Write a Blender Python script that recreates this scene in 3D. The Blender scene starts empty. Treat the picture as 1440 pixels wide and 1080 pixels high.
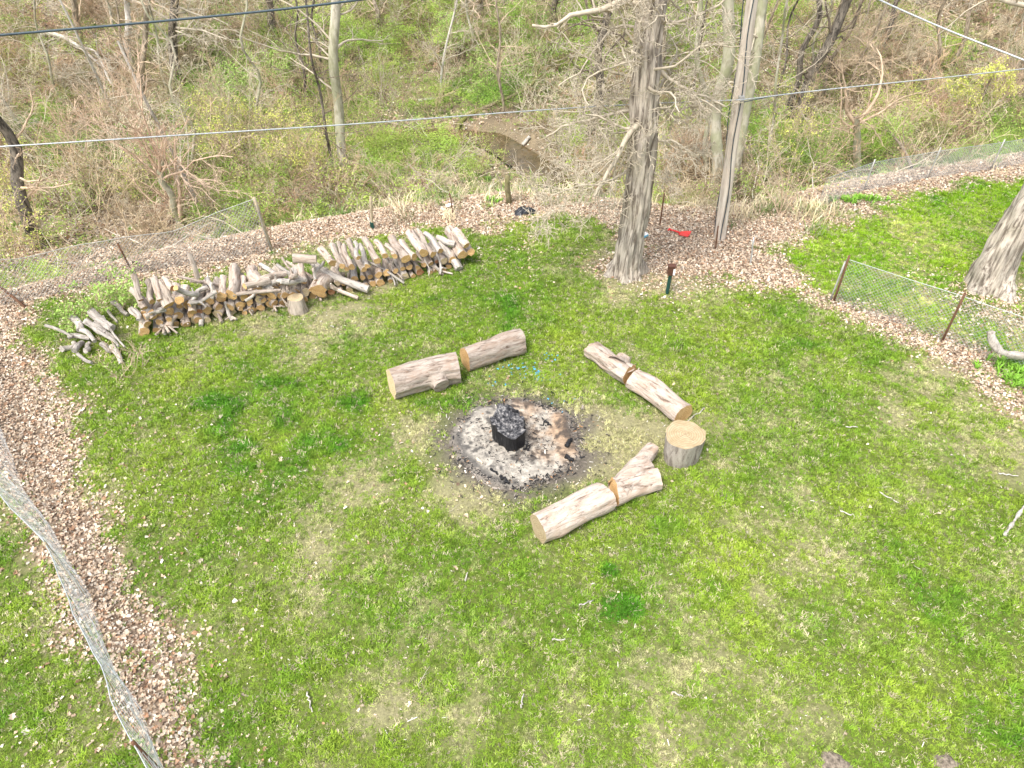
import bpy, math, random
import numpy as np
from mathutils import Vector, Matrix

sc = bpy.context.scene
COL = sc.collection
PI = math.pi
R = math.radians

# ------------------------------------------------------------------ camera, sky, sun, exposure
CAM_H = 9.0
PITCH = 40.0
cam_d = bpy.data.cameras.new('camera')
cam = bpy.data.objects.new('camera', cam_d)
COL.objects.link(cam)
cam.location = (0, 0, CAM_H)
cam.rotation_euler = (R(90 - PITCH), 0, 0)
cam_d.sensor_width = 36.0
cam_d.lens = 25.0
cam_d.clip_end = 2000
sc.camera = cam

SUN_EL, SUN_AZ = 60.0, -140.0          # azimuth clockwise from +Y
world = bpy.data.worlds.new('World')
sc.world = world
world.use_nodes = True
wn = world.node_tree
wn.nodes.clear()
sky = wn.nodes.new('ShaderNodeTexSky')
sky.sky_type = 'NISHITA'
sky.sun_disc = False
sky.sun_elevation = R(SUN_EL)
sky.sun_rotation = R(SUN_AZ)
sky.air_density = 1.0
sky.dust_density = 3.0
bgn = wn.nodes.new('ShaderNodeBackground')
bgn.inputs['Strength'].default_value = 0.15
wo = wn.nodes.new('ShaderNodeOutputWorld')
hs = wn.nodes.new('ShaderNodeHueSaturation')
hs.inputs['Saturation'].default_value = 0.45
wn.links.new(sky.outputs[0], hs.inputs['Color'])
wn.links.new(hs.outputs[0], bgn.inputs['Color'])
wn.links.new(bgn.outputs[0], wo.inputs[0])

sun_d = bpy.data.lights.new('sun', 'SUN')
sun_d.energy = 1.5
sun_d.angle = R(22)
sun_d.color = (1.0, 0.95, 0.88)
sun = bpy.data.objects.new('sun', sun_d)
COL.objects.link(sun)
sdir = Vector((math.sin(R(SUN_AZ)) * math.cos(R(SUN_EL)), math.cos(R(SUN_AZ)) * math.cos(R(SUN_EL)), math.sin(R(SUN_EL))))
sun.rotation_euler = sdir.to_track_quat('Z', 'Y').to_euler()
sun.location = (10, 10, 30)

sc.view_settings.view_transform = 'Standard'
sc.view_settings.look = 'None'
sc.view_settings.gamma = 1.0
sc.view_settings.use_curve_mapping = False
sc.view_settings.exposure = 1.24
try:
    sc.cycles.max_bounces = 6
    sc.cycles.diffuse_bounces = 3
    sc.cycles.transparent_max_bounces = 4
    sc.cycles.caustics_reflective = False
    sc.cycles.caustics_refractive = False
except Exception:
    pass

# ------------------------------------------------------------------ measuring helpers
SP, CP = math.sin(R(PITCH)), math.cos(R(PITCH))
F = 1000.0

def ray(px, py):
    u, v = px - 720.0, py - 540.0
    return u, F * CP - v * SP, -(F * SP + v * CP)

def G(px, py, z=0.0):
    u, f, d = ray(px, py)
    t = (CAM_H - z) / -d
    return np.array([u * t, f * t, z])

def onY(px, py, Y):
    u, f, d = ray(px, py)
    t = Y / f
    return np.array([u * t, Y, CAM_H + d * t])

def smooth(a, b, x):
    t = np.clip((x - a) / (b - a), 0, 1)
    return t * t * (3 - 2 * t)

class Noise:
    def __init__(s, seed):
        s.t = np.random.RandomState(seed).rand(256, 256)
    def v(s, x, y):
        xi = np.floor(x).astype(int); yi = np.floor(y).astype(int)
        fx = x - xi; fy = y - yi
        fx = fx * fx * (3 - 2 * fx); fy = fy * fy * (3 - 2 * fy)
        a = s.t[xi & 255, yi & 255]; b = s.t[(xi + 1) & 255, yi & 255]
        c = s.t[xi & 255, (yi + 1) & 255]; d = s.t[(xi + 1) & 255, (yi + 1) & 255]
        return (a * (1 - fx) + b * fx) * (1 - fy) + (c * (1 - fx) + d * fx) * fy
    def fbm(s, x, y, sc_=1.0, o=4):
        r = 0; a = 1.0; tot = 0
        x = np.asarray(x, float) / sc_; y = np.asarray(y, float) / sc_
        for k in range(o):
            r = r + a * s.v(x * 2 ** k + 17.3 * k, y * 2 ** k + 9.1 * k); tot += a; a *= .5
        return r / tot

N1, N2, N3, N4 = Noise(1), Noise(2), Noise(3), Noise(4)

def poly(pxs):
    return np.array([G(a, b)[:2] for a, b in pxs])

def sdist(x, y, P):
    """signed distance, positive inside polygon P"""
    x = np.asarray(x, float).ravel(); y = np.asarray(y, float).ravel()
    best = np.full(x.shape, 1e9); ins = np.zeros(x.shape, bool)
    n = len(P)
    for i in range(n):
        ax, ay = P[i]; bx, by = P[(i + 1) % n]
        dx, dy = bx - ax, by - ay
        t = np.clip(((x - ax) * dx + (y - ay) * dy) / (dx * dx + dy * dy + 1e-9), 0, 1)
        best = np.minimum(best, np.hypot(x - ax - t * dx, y - ay - t * dy))
        c = ((ay > y) != (by > y))
        with np.errstate(divide='ignore', invalid='ignore'):
            xx = (bx - ax) * (y - ay) / (by - ay + 1e-12) + ax
        ins ^= (c & (x < xx))
    return np.where(ins, best, -best)

def pdist(x, y, L):
    x = np.asarray(x, float); y = np.asarray(y, float)
    best = np.full(x.shape, 1e9)
    for i in range(len(L) - 1):
        ax, ay = L[i]; bx, by = L[i + 1]
        dx, dy = bx - ax, by - ay
        t = np.clip(((x - ax) * dx + (y - ay) * dy) / (dx * dx + dy * dy + 1e-9), 0, 1)
        best = np.minimum(best, np.hypot(x - ax - t * dx, y - ay - t * dy))
    return best

LAWN = poly([(420, 1400), (335, 1200), (262, 1000), (228, 900), (190, 800), (150, 700), (118, 620), (112, 570), (62, 525),
             (38, 470), (62, 432), (150, 415), (220, 404), (330, 385), (400, 362), (520, 334), (610, 322), (690, 330), (688, 316),
             (780, 306), (862, 322), (900, 350), (905, 378), (960, 383), (1030, 398), (1090, 408), (1140, 428), (1220, 458),
             (1300, 490), (1380, 535), (1440, 590), (1600, 690), (1800, 900), (1900, 1400)])
LAWN_R = poly([(1085, 352), (1140, 338), (1215, 303), (1300, 278), (1440, 254), (1700, 225), (1900, 420), (1700, 600), (1560, 560),
               (1440, 512), (1330, 466), (1200, 420), (1150, 395)])
LAWN_L = poly([(-20, 690), (38, 752), (75, 835), (110, 905), (150, 985), (185, 1040), (215, 1090), (300, 1300), (-400, 1400), (-900, 700), (-300, 520)])

YB = np.array([(-40, 2), (-20, 8.5), (-12, 13.4), (-9.5, 15), (-6, 16.8), (-3, 18.0), (0, 18.8), (3, 18.2), (5.2, 17.6), (7.5, 18.2), (10.5, 19.6), (15.7, 21.4), (25, 24), (60, 34)])
CREEK = [(-30, 22), (-16, 24.5), (-8, 26.6), (-3, 27.3), (-.8, 26.8), (.7, 24.4), (1.9, 21.9), (3.6, 20.9), (6, 20.9), (8.5, 21.6), (11, 22.6), (16, 25.2), (26, 29), (50, 36)]

def terrain(x, y):
    x = np.asarray(x, float); y = np.asarray(y, float)
    yb = np.interp(x, YB[:, 0], YB[:, 1])
    s = y - yb
    z = -1.05 * smooth(.3, 3.2, s)
    dc = pdist(x, y, CREEK)
    z = z - .45 * smooth(1.25, .4, dc) * smooth(.8, 2.0, s)
    yh = 29.0 - .1 * np.clip(x - 2, 0, 30) + .1 * np.clip(-x - 4, 0, 30) * -1.0
    z = z + .30 * np.clip(y - yh, 0, 40) * smooth(0, 5, y - yh) - .0 * s
    wood = smooth(.5, 3, s)
    z = z + wood * (N1.fbm(x, y, 3.1, 3) - .5) * .55
    z = z + (N2.fbm(x, y, 1.7, 3) - .5) * .05 + (N3.fbm(x, y, 7., 2) - .5) * .10 * (1 - wood)
    # slight mounds along the leaf strip
    return z

def tz(x, y):
    return float(terrain(np.array([x]), np.array([y]))[0])

def T(px, py):
    """point where the pixel's line of sight meets the ground"""
    u, f, d = ray(px, py)
    ts = np.linspace(.004, .09, 700)
    x = u * ts; y = f * ts; z = CAM_H + d * ts
    g = terrain(x, y)
    i = int(np.argmax(z < g))
    return np.array([x[i], y[i], g[i]])

def pxscale(p):
    """metres per photo pixel at a point"""
    v = np.array(p) - np.array([0, 0, CAM_H])
    return (v[1] * CP - v[2] * SP) / F

def inview(x, y, z, m=1.12):
    dx = x; dy = y; dz = z - CAM_H
    dep = dy * CP - dz * SP
    vv = -(dy * SP + dz * CP)
    ok = dep > .5
    dep = np.maximum(dep, .5)
    return ok & (np.abs(dx / dep) < .72 * m + .02) & (np.abs(vv / dep) < .54 * m + .02)

# ------------------------------------------------------------------ object helpers
def tag(o, label=None, cat=None, group=None, kind=None):
    if label: o['label'] = label
    if cat: o['category'] = cat
    if group: o['group'] = group
    if kind: o['kind'] = kind
    return o

def empty(name, loc, label=None, cat=None, group=None):
    o = bpy.data.objects.new(name, None)
    COL.objects.link(o)
    o.location = tuple(float(c) for c in loc)
    o.empty_display_size = .2
    return tag(o, label, cat, group)

class MB:
    def __init__(s):
        s.v = []; s.f4 = []; s.f3 = []; s.n = 0; s.c = []
    def add(s, v, f4=None, f3=None, col=None):
        v = np.asarray(v, float).reshape(-1, 3)
        if f4 is not None and len(f4): s.f4.append(np.asarray(f4, int) + s.n)
        if f3 is not None and len(f3): s.f3.append(np.asarray(f3, int) + s.n)
        s.v.append(v); s.n += len(v)
        if col is not None: s.c.append(np.broadcast_to(np.asarray(col, float), (len(v), 4)))
    def tubes(s, pts, rad, k=3, cap=False):
        """pts (B,n,3) rad (B,n)"""
        pts = np.asarray(pts, float); rad = np.asarray(rad, float)
        B, n, _ = pts.shape
        if B == 0: return
        tan = np.empty_like(pts)
        tan[:, 1:-1] = pts[:, 2:] - pts[:, :-2]
        tan[:, 0] = pts[:, 1] - pts[:, 0]; tan[:, -1] = pts[:, -1] - pts[:, -2]
        tan /= np.linalg.norm(tan, axis=2, keepdims=True) + 1e-9
        mean = tan.mean(axis=1)
        ref = np.where(np.abs(mean[:, 2:3]) > .75, np.array([[1., 0.17, 0]]), np.array([[0.1, 0, 1.]]))
        a = np.cross(tan, ref[:, None, :]); a /= np.linalg.norm(a, axis=2, keepdims=True) + 1e-9
        b = np.cross(tan, a)
        th = np.arange(k) * 2 * PI / k
        ring = pts[:, :, None, :] + rad[:, :, None, None] * (np.cos(th)[None, None, :, None] * a[:, :, None, :] + np.sin(th)[None, None, :, None] * b[:, :, None, :])
        idx = np.arange(B * n * k).reshape(B, n, k)
        q = np.stack([idx[:, :-1, :], idx[:, 1:, :], np.roll(idx, -1, 2)[:, 1:, :], np.roll(idx, -1, 2)[:, :-1, :]], -1).reshape(-1, 4)
        s.add(ring.reshape(-1, 3), q)
        if cap:
            if k == 4:
                s.f4.append(idx[:, 0, :].reshape(-1, 4) + s.n - B * n * k)
                s.f4.append(idx[:, -1, ::-1].reshape(-1, 4) + s.n - B * n * k)
            else:
                off = s.n - B * n * k
                for e, fl in ((0, 1), (-1, -1)):
                    e_ = idx[:, e, :]
                    for j in range(1, k - 1):
                        s.f3.append(np.stack([e_[:, 0], e_[:, j], e_[:, j + 1]][::fl], -1) + off)
    def box(s, c, size, rot=None):
        c = np.array(c, float); h = np.array(size) / 2.
        v = np.array([[i, j, k] for i in (-1, 1) for j in (-1, 1) for k in (-1, 1)], float) * h
        if rot is not None: v = v @ np.array(rot).T
        s.add(v + c, [(0, 1, 3, 2), (4, 6, 7, 5), (0, 4, 5, 1), (2, 3, 7, 6), (0, 2, 6, 4), (1, 5, 7, 3)])
    def mesh(s, name, mats, smooth_=True):
        me = bpy.data.meshes.new(name)
        V = np.concatenate(s.v) if s.v else np.zeros((0, 3))
        f4 = np.concatenate(s.f4) if s.f4 else np.zeros((0, 4), int)
        f3 = np.concatenate(s.f3) if s.f3 else np.zeros((0, 3), int)
        me.vertices.add(len(V)); me.vertices.foreach_set('co', V.astype(np.float32).ravel())
        nl = len(f4) * 4 + len(f3) * 3
        me.loops.add(nl); me.polygons.add(len(f4) + len(f3))
        me.loops.foreach_set('vertex_index', np.concatenate([f4.ravel(), f3.ravel()]).astype(np.int32))
        st = np.concatenate([np.arange(len(f4)) * 4, len(f4) * 4 + np.arange(len(f3)) * 3]).astype(np.int32)
        me.polygons.foreach_set('loop_start', st)
        me.polygons.foreach_set('use_smooth', np.full(len(st), smooth_))
        if not isinstance(mats, (list, tuple)): mats = [mats]
        for m in mats: me.materials.append(m)
        if s.c:
            ca = me.color_attributes.new('tint', 'FLOAT_COLOR', 'POINT')
            ca.data.foreach_set('color', np.concatenate(s.c).astype(np.float32).ravel())
        me.update(calc_edges=True)
        me.validate()
        return me
    def build(s, name, mat, parent=None, smooth_=True, loc=None):
        if loc is not None:
            s.v = [v - np.array(loc) for v in s.v]
        o = bpy.data.objects.new(name, s.mesh(name, mat, smooth_))
        COL.objects.link(o)
        if parent is not None: o.parent = parent
        if loc is not None: o.location = tuple(float(c) for c in loc)
        return o

def surf(mb, path, rad, sides, mul=None, cap0=False, cap1=False):
    """swept surface with a radius multiplier mul(theta, i/n, arclength)"""
    path = np.asarray(path, float); rad = np.asarray(rad, float)
    n = len(path)
    tan = np.gradient(path, axis=0); tan /= np.linalg.norm(tan, axis=1, keepdims=True)
    ref = np.array([1., 0.13, 0]) if abs(tan.mean(0)[2]) > .7 else np.array([.1, 0, 1.])
    a = np.cross(tan, ref); a /= np.linalg.norm(a, axis=1, keepdims=True); b = np.cross(tan, a)
    th = np.arange(sides) * 2 * PI / sides
    L = np.concatenate([[0], np.cumsum(np.linalg.norm(np.diff(path, axis=0), axis=1))])
    TH, LL = np.meshgrid(th, L)
    rr = rad[:, None] * (mul(TH, LL) if mul is not None else np.ones_like(TH))
    ring = path[:, None, :] + rr[:, :, None] * (np.cos(TH)[:, :, None] * a[:, None, :] + np.sin(TH)[:, :, None] * b[:, None, :])
    idx = np.arange(n * sides).reshape(n, sides)
    q = np.stack([idx[:-1], idx[1:], np.roll(idx, -1, 1)[1:], np.roll(idx, -1, 1)[:-1]], -1).reshape(-1, 4)
    mb.add(ring.reshape(-1, 3), q)
    return ring

# ------------------------------------------------------------------ materials
def new_mat(name):
    m = bpy.data.materials.new(name); m.use_nodes = True
    nt = m.node_tree; nt.nodes.clear()
    out = nt.nodes.new('ShaderNodeOutputMaterial')
    p = nt.nodes.new('ShaderNodeBsdfPrincipled')
    nt.links.new(p.outputs[0], out.inputs[0])
    p.inputs['Specular IOR Level'].default_value = .3
    return m, nt, p, out

def node(nt, t, **kw):
    n = nt.nodes.new(t)
    for k, v in kw.items():
        if k.startswith('i_'): n.inputs[k[2:].replace('_', ' ')].default_value = v
        else: setattr(n, k, v)
    return n

def ramp(nt, fac, stops, interp='LINEAR'):
    r = nt.nodes.new('ShaderNodeValToRGB')
    el = r.color_ramp.elements
    r.color_ramp.interpolation = interp
    while len(el) < len(stops): el.new(.5)
    for e, (p, c) in zip(el, stops):
        e.position = p; e.color = (*c, 1) if len(c) == 3 else c
    nt.links.new(fac, r.inputs[0])
    return r.outputs[0]

def mixc(nt, f, a, b, mode='MIX'):
    m = nt.nodes.new('ShaderNodeMix'); m.data_type = 'RGBA'; m.blend_type = mode
    for s, v in ((m.inputs[0], f), (m.inputs[6], a), (m.inputs[7], b)):
        if hasattr(v, 'is_linked') or hasattr(v, 'links'): nt.links.new(v, s)
        elif isinstance(v, (int, float)): s.default_value = v
        else: s.default_value = (*v, 1)
    return m.outputs[2]

def noise(nt, co, scale, detail=5, rough=.6, dist=0):
    n = node(nt, 'ShaderNodeTexNoise'); n.inputs['Scale'].default_value = scale
    n.inputs['Detail'].default_value = detail; n.inputs['Roughness'].default_value = rough; n.inputs['Distortion'].default_value = dist
    if co is not None: nt.links.new(co, n.inputs['Vector'])
    return n.outputs['Fac']

def mapping(nt, co, scale):
    m = node(nt, 'ShaderNodeMapping'); m.inputs['Scale'].default_value = scale
    nt.links.new(co, m.inputs[0]); return m.outputs[0]

def bump(nt, p, h, strength=.5, dist=.02):
    b = node(nt, 'ShaderNodeBump'); b.inputs['Strength'].default_value = strength; b.inputs['Distance'].default_value = dist
    nt.links.new(h, b.inputs['Height']); nt.links.new(b.outputs[0], p.inputs['Normal'])

def m_plain(name, c, rough=.8, metal=0., var=.25, scale=20, spec=.3, bmp=0.):
    m, nt, p, o = new_mat(name)
    tc = node(nt, 'ShaderNodeTexCoord').outputs['Object']
    n = noise(nt, tc, scale)
    col = ramp(nt, n, [(.3, tuple(x * (1 - var) for x in c)), (.7, tuple(min(1, x * (1 + var)) for x in c))])
    nt.links.new(col, p.inputs['Base Color'])
    p.inputs['Roughness'].default_value = rough; p.inputs['Metallic'].default_value = metal
    p.inputs['Specular IOR Level'].default_value = spec
    if bmp: bump(nt, p, n, bmp)
    return m

def m_inst(name, trans=.25, var=.35, rough=.65):
    """colour from the per-instance tint"""
    m, nt, p, out = new_mat(name)
    at = node(nt, 'ShaderNodeAttribute', attribute_type='INSTANCER', attribute_name='tint').outputs['Color']
    rnd = node(nt, 'ShaderNodeObjectInfo').outputs['Random']
    v = node(nt, 'ShaderNodeMapRange'); v.inputs['To Min'].default_value = 1 - var; v.inputs['To Max'].default_value = 1 + var
    nt.links.new(rnd, v.inputs[0])
    vm = node(nt, 'ShaderNodeVectorMath', operation='SCALE')
    nt.links.new(at, vm.inputs[0]); nt.links.new(v.outputs[0], vm.inputs['Scale'])
    nt.links.new(vm.outputs[0], p.inputs['Base Color'])
    p.inputs['Roughness'].default_value = rough
    if trans:
        tr = node(nt, 'ShaderNodeBsdfTranslucent'); nt.links.new(vm.outputs[0], tr.inputs[0])
        mx = node(nt, 'ShaderNodeMixShader'); mx.inputs[0].default_value = trans
        nt.links.new(p.outputs[0], mx.inputs[1]); nt.links.new(tr.outputs[0], mx.inputs[2]); nt.links.new(mx.outputs[0], out.inputs[0])
    return m

def m_bark(name, dark, light, sx=9., sz=1.6, green=None, strength=.9):
    m, nt, p, o = new_mat(name)
    tc = node(nt, 'ShaderNodeTexCoord').outputs['Object']
    mp = mapping(nt, tc, (sx, sx, sz))
    n = noise(nt, mp, 1.6, 8, .65, .4)
    n2 = noise(nt, tc, 1.3, 3)
    c = ramp(nt, n, [(.40, dark), (.50, tuple(a * .4 + b * .6 for a, b in zip(dark, light))), (.60, light)])
    c = mixc(nt, .6, c, ramp(nt, n2, [(.35, (.6, .6, .6)), (.65, (1.25, 1.22, 1.18))]), 'MULTIPLY') if green is None else mixc(nt, ramp(nt, n2, [(.4, (0, 0, 0)), (.65, (1, 1, 1))]), c, green)
    if green is None:
        pass
    nt.links.new(c, p.inputs['Base Color'])
    p.inputs['Roughness'].default_value = .9
    bump(nt, p, n, strength, .04)
    return m

def m_log(name, base, dark, pink):
    """peeled wood, streaked along local z"""
    m, nt, p, o = new_mat(name)
    tc = node(nt, 'ShaderNodeTexCoord').outputs['Object']
    rnd = node(nt, 'ShaderNodeObjectInfo').outputs['Random']
    off = node(nt, 'ShaderNodeVectorMath', operation='ADD'); nt.links.new(tc, off.inputs[0])
    cmb = node(nt, 'ShaderNodeCombineXYZ'); mm = node(nt, 'ShaderNodeMath', operation='MULTIPLY'); mm.inputs[1].default_value = 40
    nt.links.new(rnd, mm.inputs[0]); nt.links.new(mm.outputs[0], cmb.inputs[2]); nt.links.new(cmb.outputs[0], off.inputs[1])
    co = off.outputs[0]
    fine = noise(nt, mapping(nt, co, (14, 14, 2.6)), 1., 9, .8, .7)
    big = noise(nt, mapping(nt, co, (6, 6, 3)), 1., 5, .7, .8)
    c = ramp(nt, fine, [(.38, dark), (.46, tuple(a * .65 + b * .35 for a, b in zip(base, dark))), (.53, base), (.68, tuple(min(.9, x * 1.18) for x in base))])
    c = mixc(nt, ramp(nt, big, [(.46, (0, 0, 0)), (.7, (.75, .75, .75))]), c, pink, 'MIX')
    hv = node(nt, 'ShaderNodeHueSaturation'); nt.links.new(c, hv.inputs['Color'])
    mr = node(nt, 'ShaderNodeMapRange'); mr.inputs['To Min'].default_value = .72; mr.inputs['To Max'].default_value = 1.12
    nt.links.new(rnd, mr.inputs[0]); nt.links.new(mr.outputs[0], hv.inputs['Value'])
    nt.links.new(hv.outputs[0], p.inputs['Base Color'])
    p.inputs['Roughness'].default_value = .85
    bump(nt, p, fine, .9, .03)
    return m

def m_cut(name, a, b, ring=60.):
    m, nt, p, o = new_mat(name)
    tc = node(nt, 'ShaderNodeTexCoord').outputs['Object']
    ln = node(nt, 'ShaderNodeVectorMath', operation='LENGTH')
    flat = mapping(nt, tc, (1, 1, 0)); nt.links.new(flat, ln.inputs[0])
    n = noise(nt, tc, 9, 4)
    ad = node(nt, 'ShaderNodeMath', operation='MULTIPLY_ADD'); ad.inputs[1].default_value = .05
    nt.links.new(n, ad.inputs[0]); nt.links.new(ln.outputs['Value'], ad.inputs[2])
    mu = node(nt, 'ShaderNodeMath', operation='MULTIPLY'); mu.inputs[1].default_value = ring * 2.6
    nt.links.new(ad.outputs[0], mu.inputs[0])
    sn = node(nt, 'ShaderNodeMath', operation='SINE'); nt.links.new(mu.outputs[0], sn.inputs[0])
    ma = node(nt, 'ShaderNodeMapRange'); ma.inputs[1].default_value = -1; nt.links.new(sn.outputs[0], ma.inputs[0])
    n2 = noise(nt, tc, 9, 6, .75)
    c = mixc(nt, ramp(nt, n2, [(.38, (0, 0, 0)), (.62, (1, 1, 1))]), tuple(x * .8 for x in a), b)
    c = mixc(nt, ramp(nt, ma.outputs[0], [(0, (.0, 0, 0)), (1, (.55, .55, .55))]), c, tuple(x * .5 for x in a))
    rnd = node(nt, 'ShaderNodeObjectInfo').outputs['Random']
    hv = node(nt, 'ShaderNodeHueSaturation'); nt.links.new(c, hv.inputs['Color'])
    mr = node(nt, 'ShaderNodeMapRange'); mr.inputs['To Min'].default_value = .65; mr.inputs['To Max'].default_value = 1.15
    nt.links.new(rnd, mr.inputs[0]); nt.links.new(mr.outputs[0], hv.inputs['Value'])
    nt.links.new(hv.outputs[0], p.inputs['Base Color'])
    p.inputs['Roughness'].default_value = .8
    bump(nt, p, n2, .3, .01)
    return m

def m_vcol(name, rough=.95, fine=60, amt=.5, bs=.6):
    m, nt, p, o = new_mat(name)
    at = node(nt, 'ShaderNodeAttribute', attribute_name='tint').outputs['Color']
    tc = node(nt, 'ShaderNodeTexCoord').outputs['Object']
    n = noise(nt, tc, fine, 6, .7)
    c = mixc(nt, 1.0, at, ramp(nt, n, [(.3, (1 - amt,) * 3), (.7, (1 + amt * .6,) * 3)]), 'MULTIPLY')
    nt.links.new(c, p.inputs['Base Color']); p.inputs['Roughness'].default_value = rough
    bump(nt, p, n, bs, .02)
    return m

M = {}
M['ground'] = m_vcol('ground_soil', .95, 22, .45, .8)
M['blade'] = m_inst('grass_blades', .3, .5)
M['leaf'] = m_inst('dry_leaves', .15, .4, .8)
M['chip'] = m_inst('wood_chips', 0, .2, .8)
M['twig_i'] = m_inst('brush_twigs', 0, .3, .9)
M['bud_i'] = m_inst('fresh_buds', .35, .35, .6)
M['bark_oak'] = m_bark('oak_bark', (.17, .14, .11), (.62, .55, .46), 9, .7, None, 1.)
M['bark_pale'] = m_bark('smooth_pale_bark', (.26, .235, .17), (.52, .48, .38), 5, 2, (.33, .34, .20), .4)
M['bark_dark'] = m_bark('dark_wet_bark', (.05, .042, .034), (.22, .19, .15), 9, 2)
M['bark_brown'] = m_bark('brown_bark', (.15, .12, .08), (.42, .35, .26), 8, 2)
M['bark_white'] = m_bark('bleached_bark', (.38, .35, .30), (.66, .62, .55), 12, 2)
M['bark_moss'] = m_bark('mossy_bark', (.10, .085, .05), (.26, .22, .13), 9, 4, (.17, .17, .05))
M['twig_grey'] = m_plain('grey_twigs', (.50, .435, .33), .9, 0, .3, 6)
M['twig_tan'] = m_plain('tan_twigs', (.56, .43, .30), .9, 0, .3, 6)
M['twig_dark'] = m_plain('dark_twigs', (.17, .135, .10), .9, 0, .3, 6)
M['twig_pink'] = m_plain('pinkish_twigs', (.62, .46, .33), .9, 0, .3, 6)
M['log'] = m_log('peeled_log', (.58, .49, .41), (.15, .105, .075), (.45, .31, .22))
M['log_grey'] = m_log('weathered_log', (.54, .49, .43), (.16, .14, .12), (.36, .31, .26))
M['log_pile'] = m_log('firewood_bark', (.57, .485, .40), (.16, .12, .09), (.43, .32, .24))
M['cut_pale'] = m_cut('fresh_cut_pale', (.66, .50, .28), (.70, .56, .36))
M['cut_orange'] = m_cut('fresh_cut_orange', (.66, .38, .15), (.72, .49, .24))
M['cut_rot'] = m_cut('reddish_rotten_cut', (.45, .16, .06), (.6, .35, .2))
M['crack'] = m_plain('dark_crack', (.22, .15, .09), .9)
M['metal'] = m_plain('galvanised_wire', (.55, .57, .57), .45, .6, .2, 30, .5)
M['metal_old'] = m_plain('dull_wire', (.46, .45, .42), .6, .4, .25, 30)
M['rust'] = m_plain('rusty_steel', (.16, .085, .05), .85, .2, .4, 30)
M['green_metal'] = m_plain('green_painted_steel', (.02, .07, .055), .5, .2, .3, 30)
M['brown_paint'] = m_plain('brown_painted_box', (.10, .045, .03), .6, 0, .2, 20)
M['white'] = m_plain('white_plastic', (.8, .82, .82), .4, 0, .05)
M['blue'] = m_plain('pale_blue_plastic', (.12, .38, .5), .5, 0, .15)
M['red'] = m_plain('faded_red_plastic', (.72, .06, .05), .45, 0, .12)
M['black'] = m_plain('black_plastic_sheet', (.012, .014, .018), .3, 0, .3, 8, .6)
M['cable_dark'] = m_plain('dark_cable', (.05, .075, .09), .5)
M['cable_light'] = m_plain('pale_cable', (.46, .48, .49), .4, .4)
M['pole'] = m_bark('weathered_pole', (.36, .30, .24), (.74, .67, .57), 7, .3, (.66, .56, .46), .5)
M['stake'] = m_plain('pale_wooden_stake', (.40, .33, .22), .9, 0, .3, 12)

# charred wood
m, nt, p, o = new_mat('charred_wood')
tc = node(nt, 'ShaderNodeTexCoord').outputs['Object']
n = noise(nt, mapping(nt, tc, (26, 26, 4)), 1., 6, .6)
nt.links.new(ramp(nt, n, [(.35, (.006, .006, .007)), (.58, (.02, .02, .022)), (.78, (.14, .13, .125))]), p.inputs['Base Color'])
p.inputs['Roughness'].default_value = .55; bump(nt, p, n, 1., .03)
M['char'] = m
m, nt, p, o = new_mat('ashy_charred_top')
tc = node(nt, 'ShaderNodeTexCoord').outputs['Object']
n = noise(nt, tc, 16, 7, .75)
nt.links.new(ramp(nt, n, [(.40, (.012, .012, .014)), (.51, (.08, .08, .085)), (.64, (.38, .36, .34))]), p.inputs['Base Color'])
p.inputs['Roughness'].default_value = .9; bump(nt, p, n, 1., .03)
M['char_top'] = m
M['ash'] = m_vcol('ash_and_burnt_soil', .98, 45, .35, 1.)
# water
m, nt, p, o = new_mat('murky_water')
tc = node(nt, 'ShaderNodeTexCoord').outputs['Object']
n = noise(nt, tc, 5, 4)
nt.links.new(ramp(nt, n, [(.35, (.075, .055, .025)), (.65, (.14, .10, .05))]), p.inputs['Base Color'])
p.inputs['Roughness'].default_value = .07; p.inputs['Specular IOR Level'].default_value = .5
bump(nt, p, noise(nt, tc, 9, 3), .12, .03)
M['water'] = m

# ------------------------------------------------------------------ ground
PIT = np.array([.11, 9.13])

def masks(x, y):
    """lawn amount 0..1, woods amount, right-lawn amount at points"""
    w = (N2.fbm(x, y, .9, 4) - .5) * 1.3
    a = sdist(x, y, LAWN) + w * .8
    b = sdist(x, y, LAWN_R) + w * .9
    c = sdist(x, y, LAWN_L) + w * .7
    yb = np.interp(x, YB[:, 0], YB[:, 1])
    s = y - yb
    return a, b, c, s

def pit_d(x, y):
    return np.hypot(x - PIT[0], y - PIT[1])

def gauss(x, y, px, py, r):
    g = G(px, py)
    return np.exp(-((x - g[0]) ** 2 + (y - g[1]) ** 2) / (2 * r * r))

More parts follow.
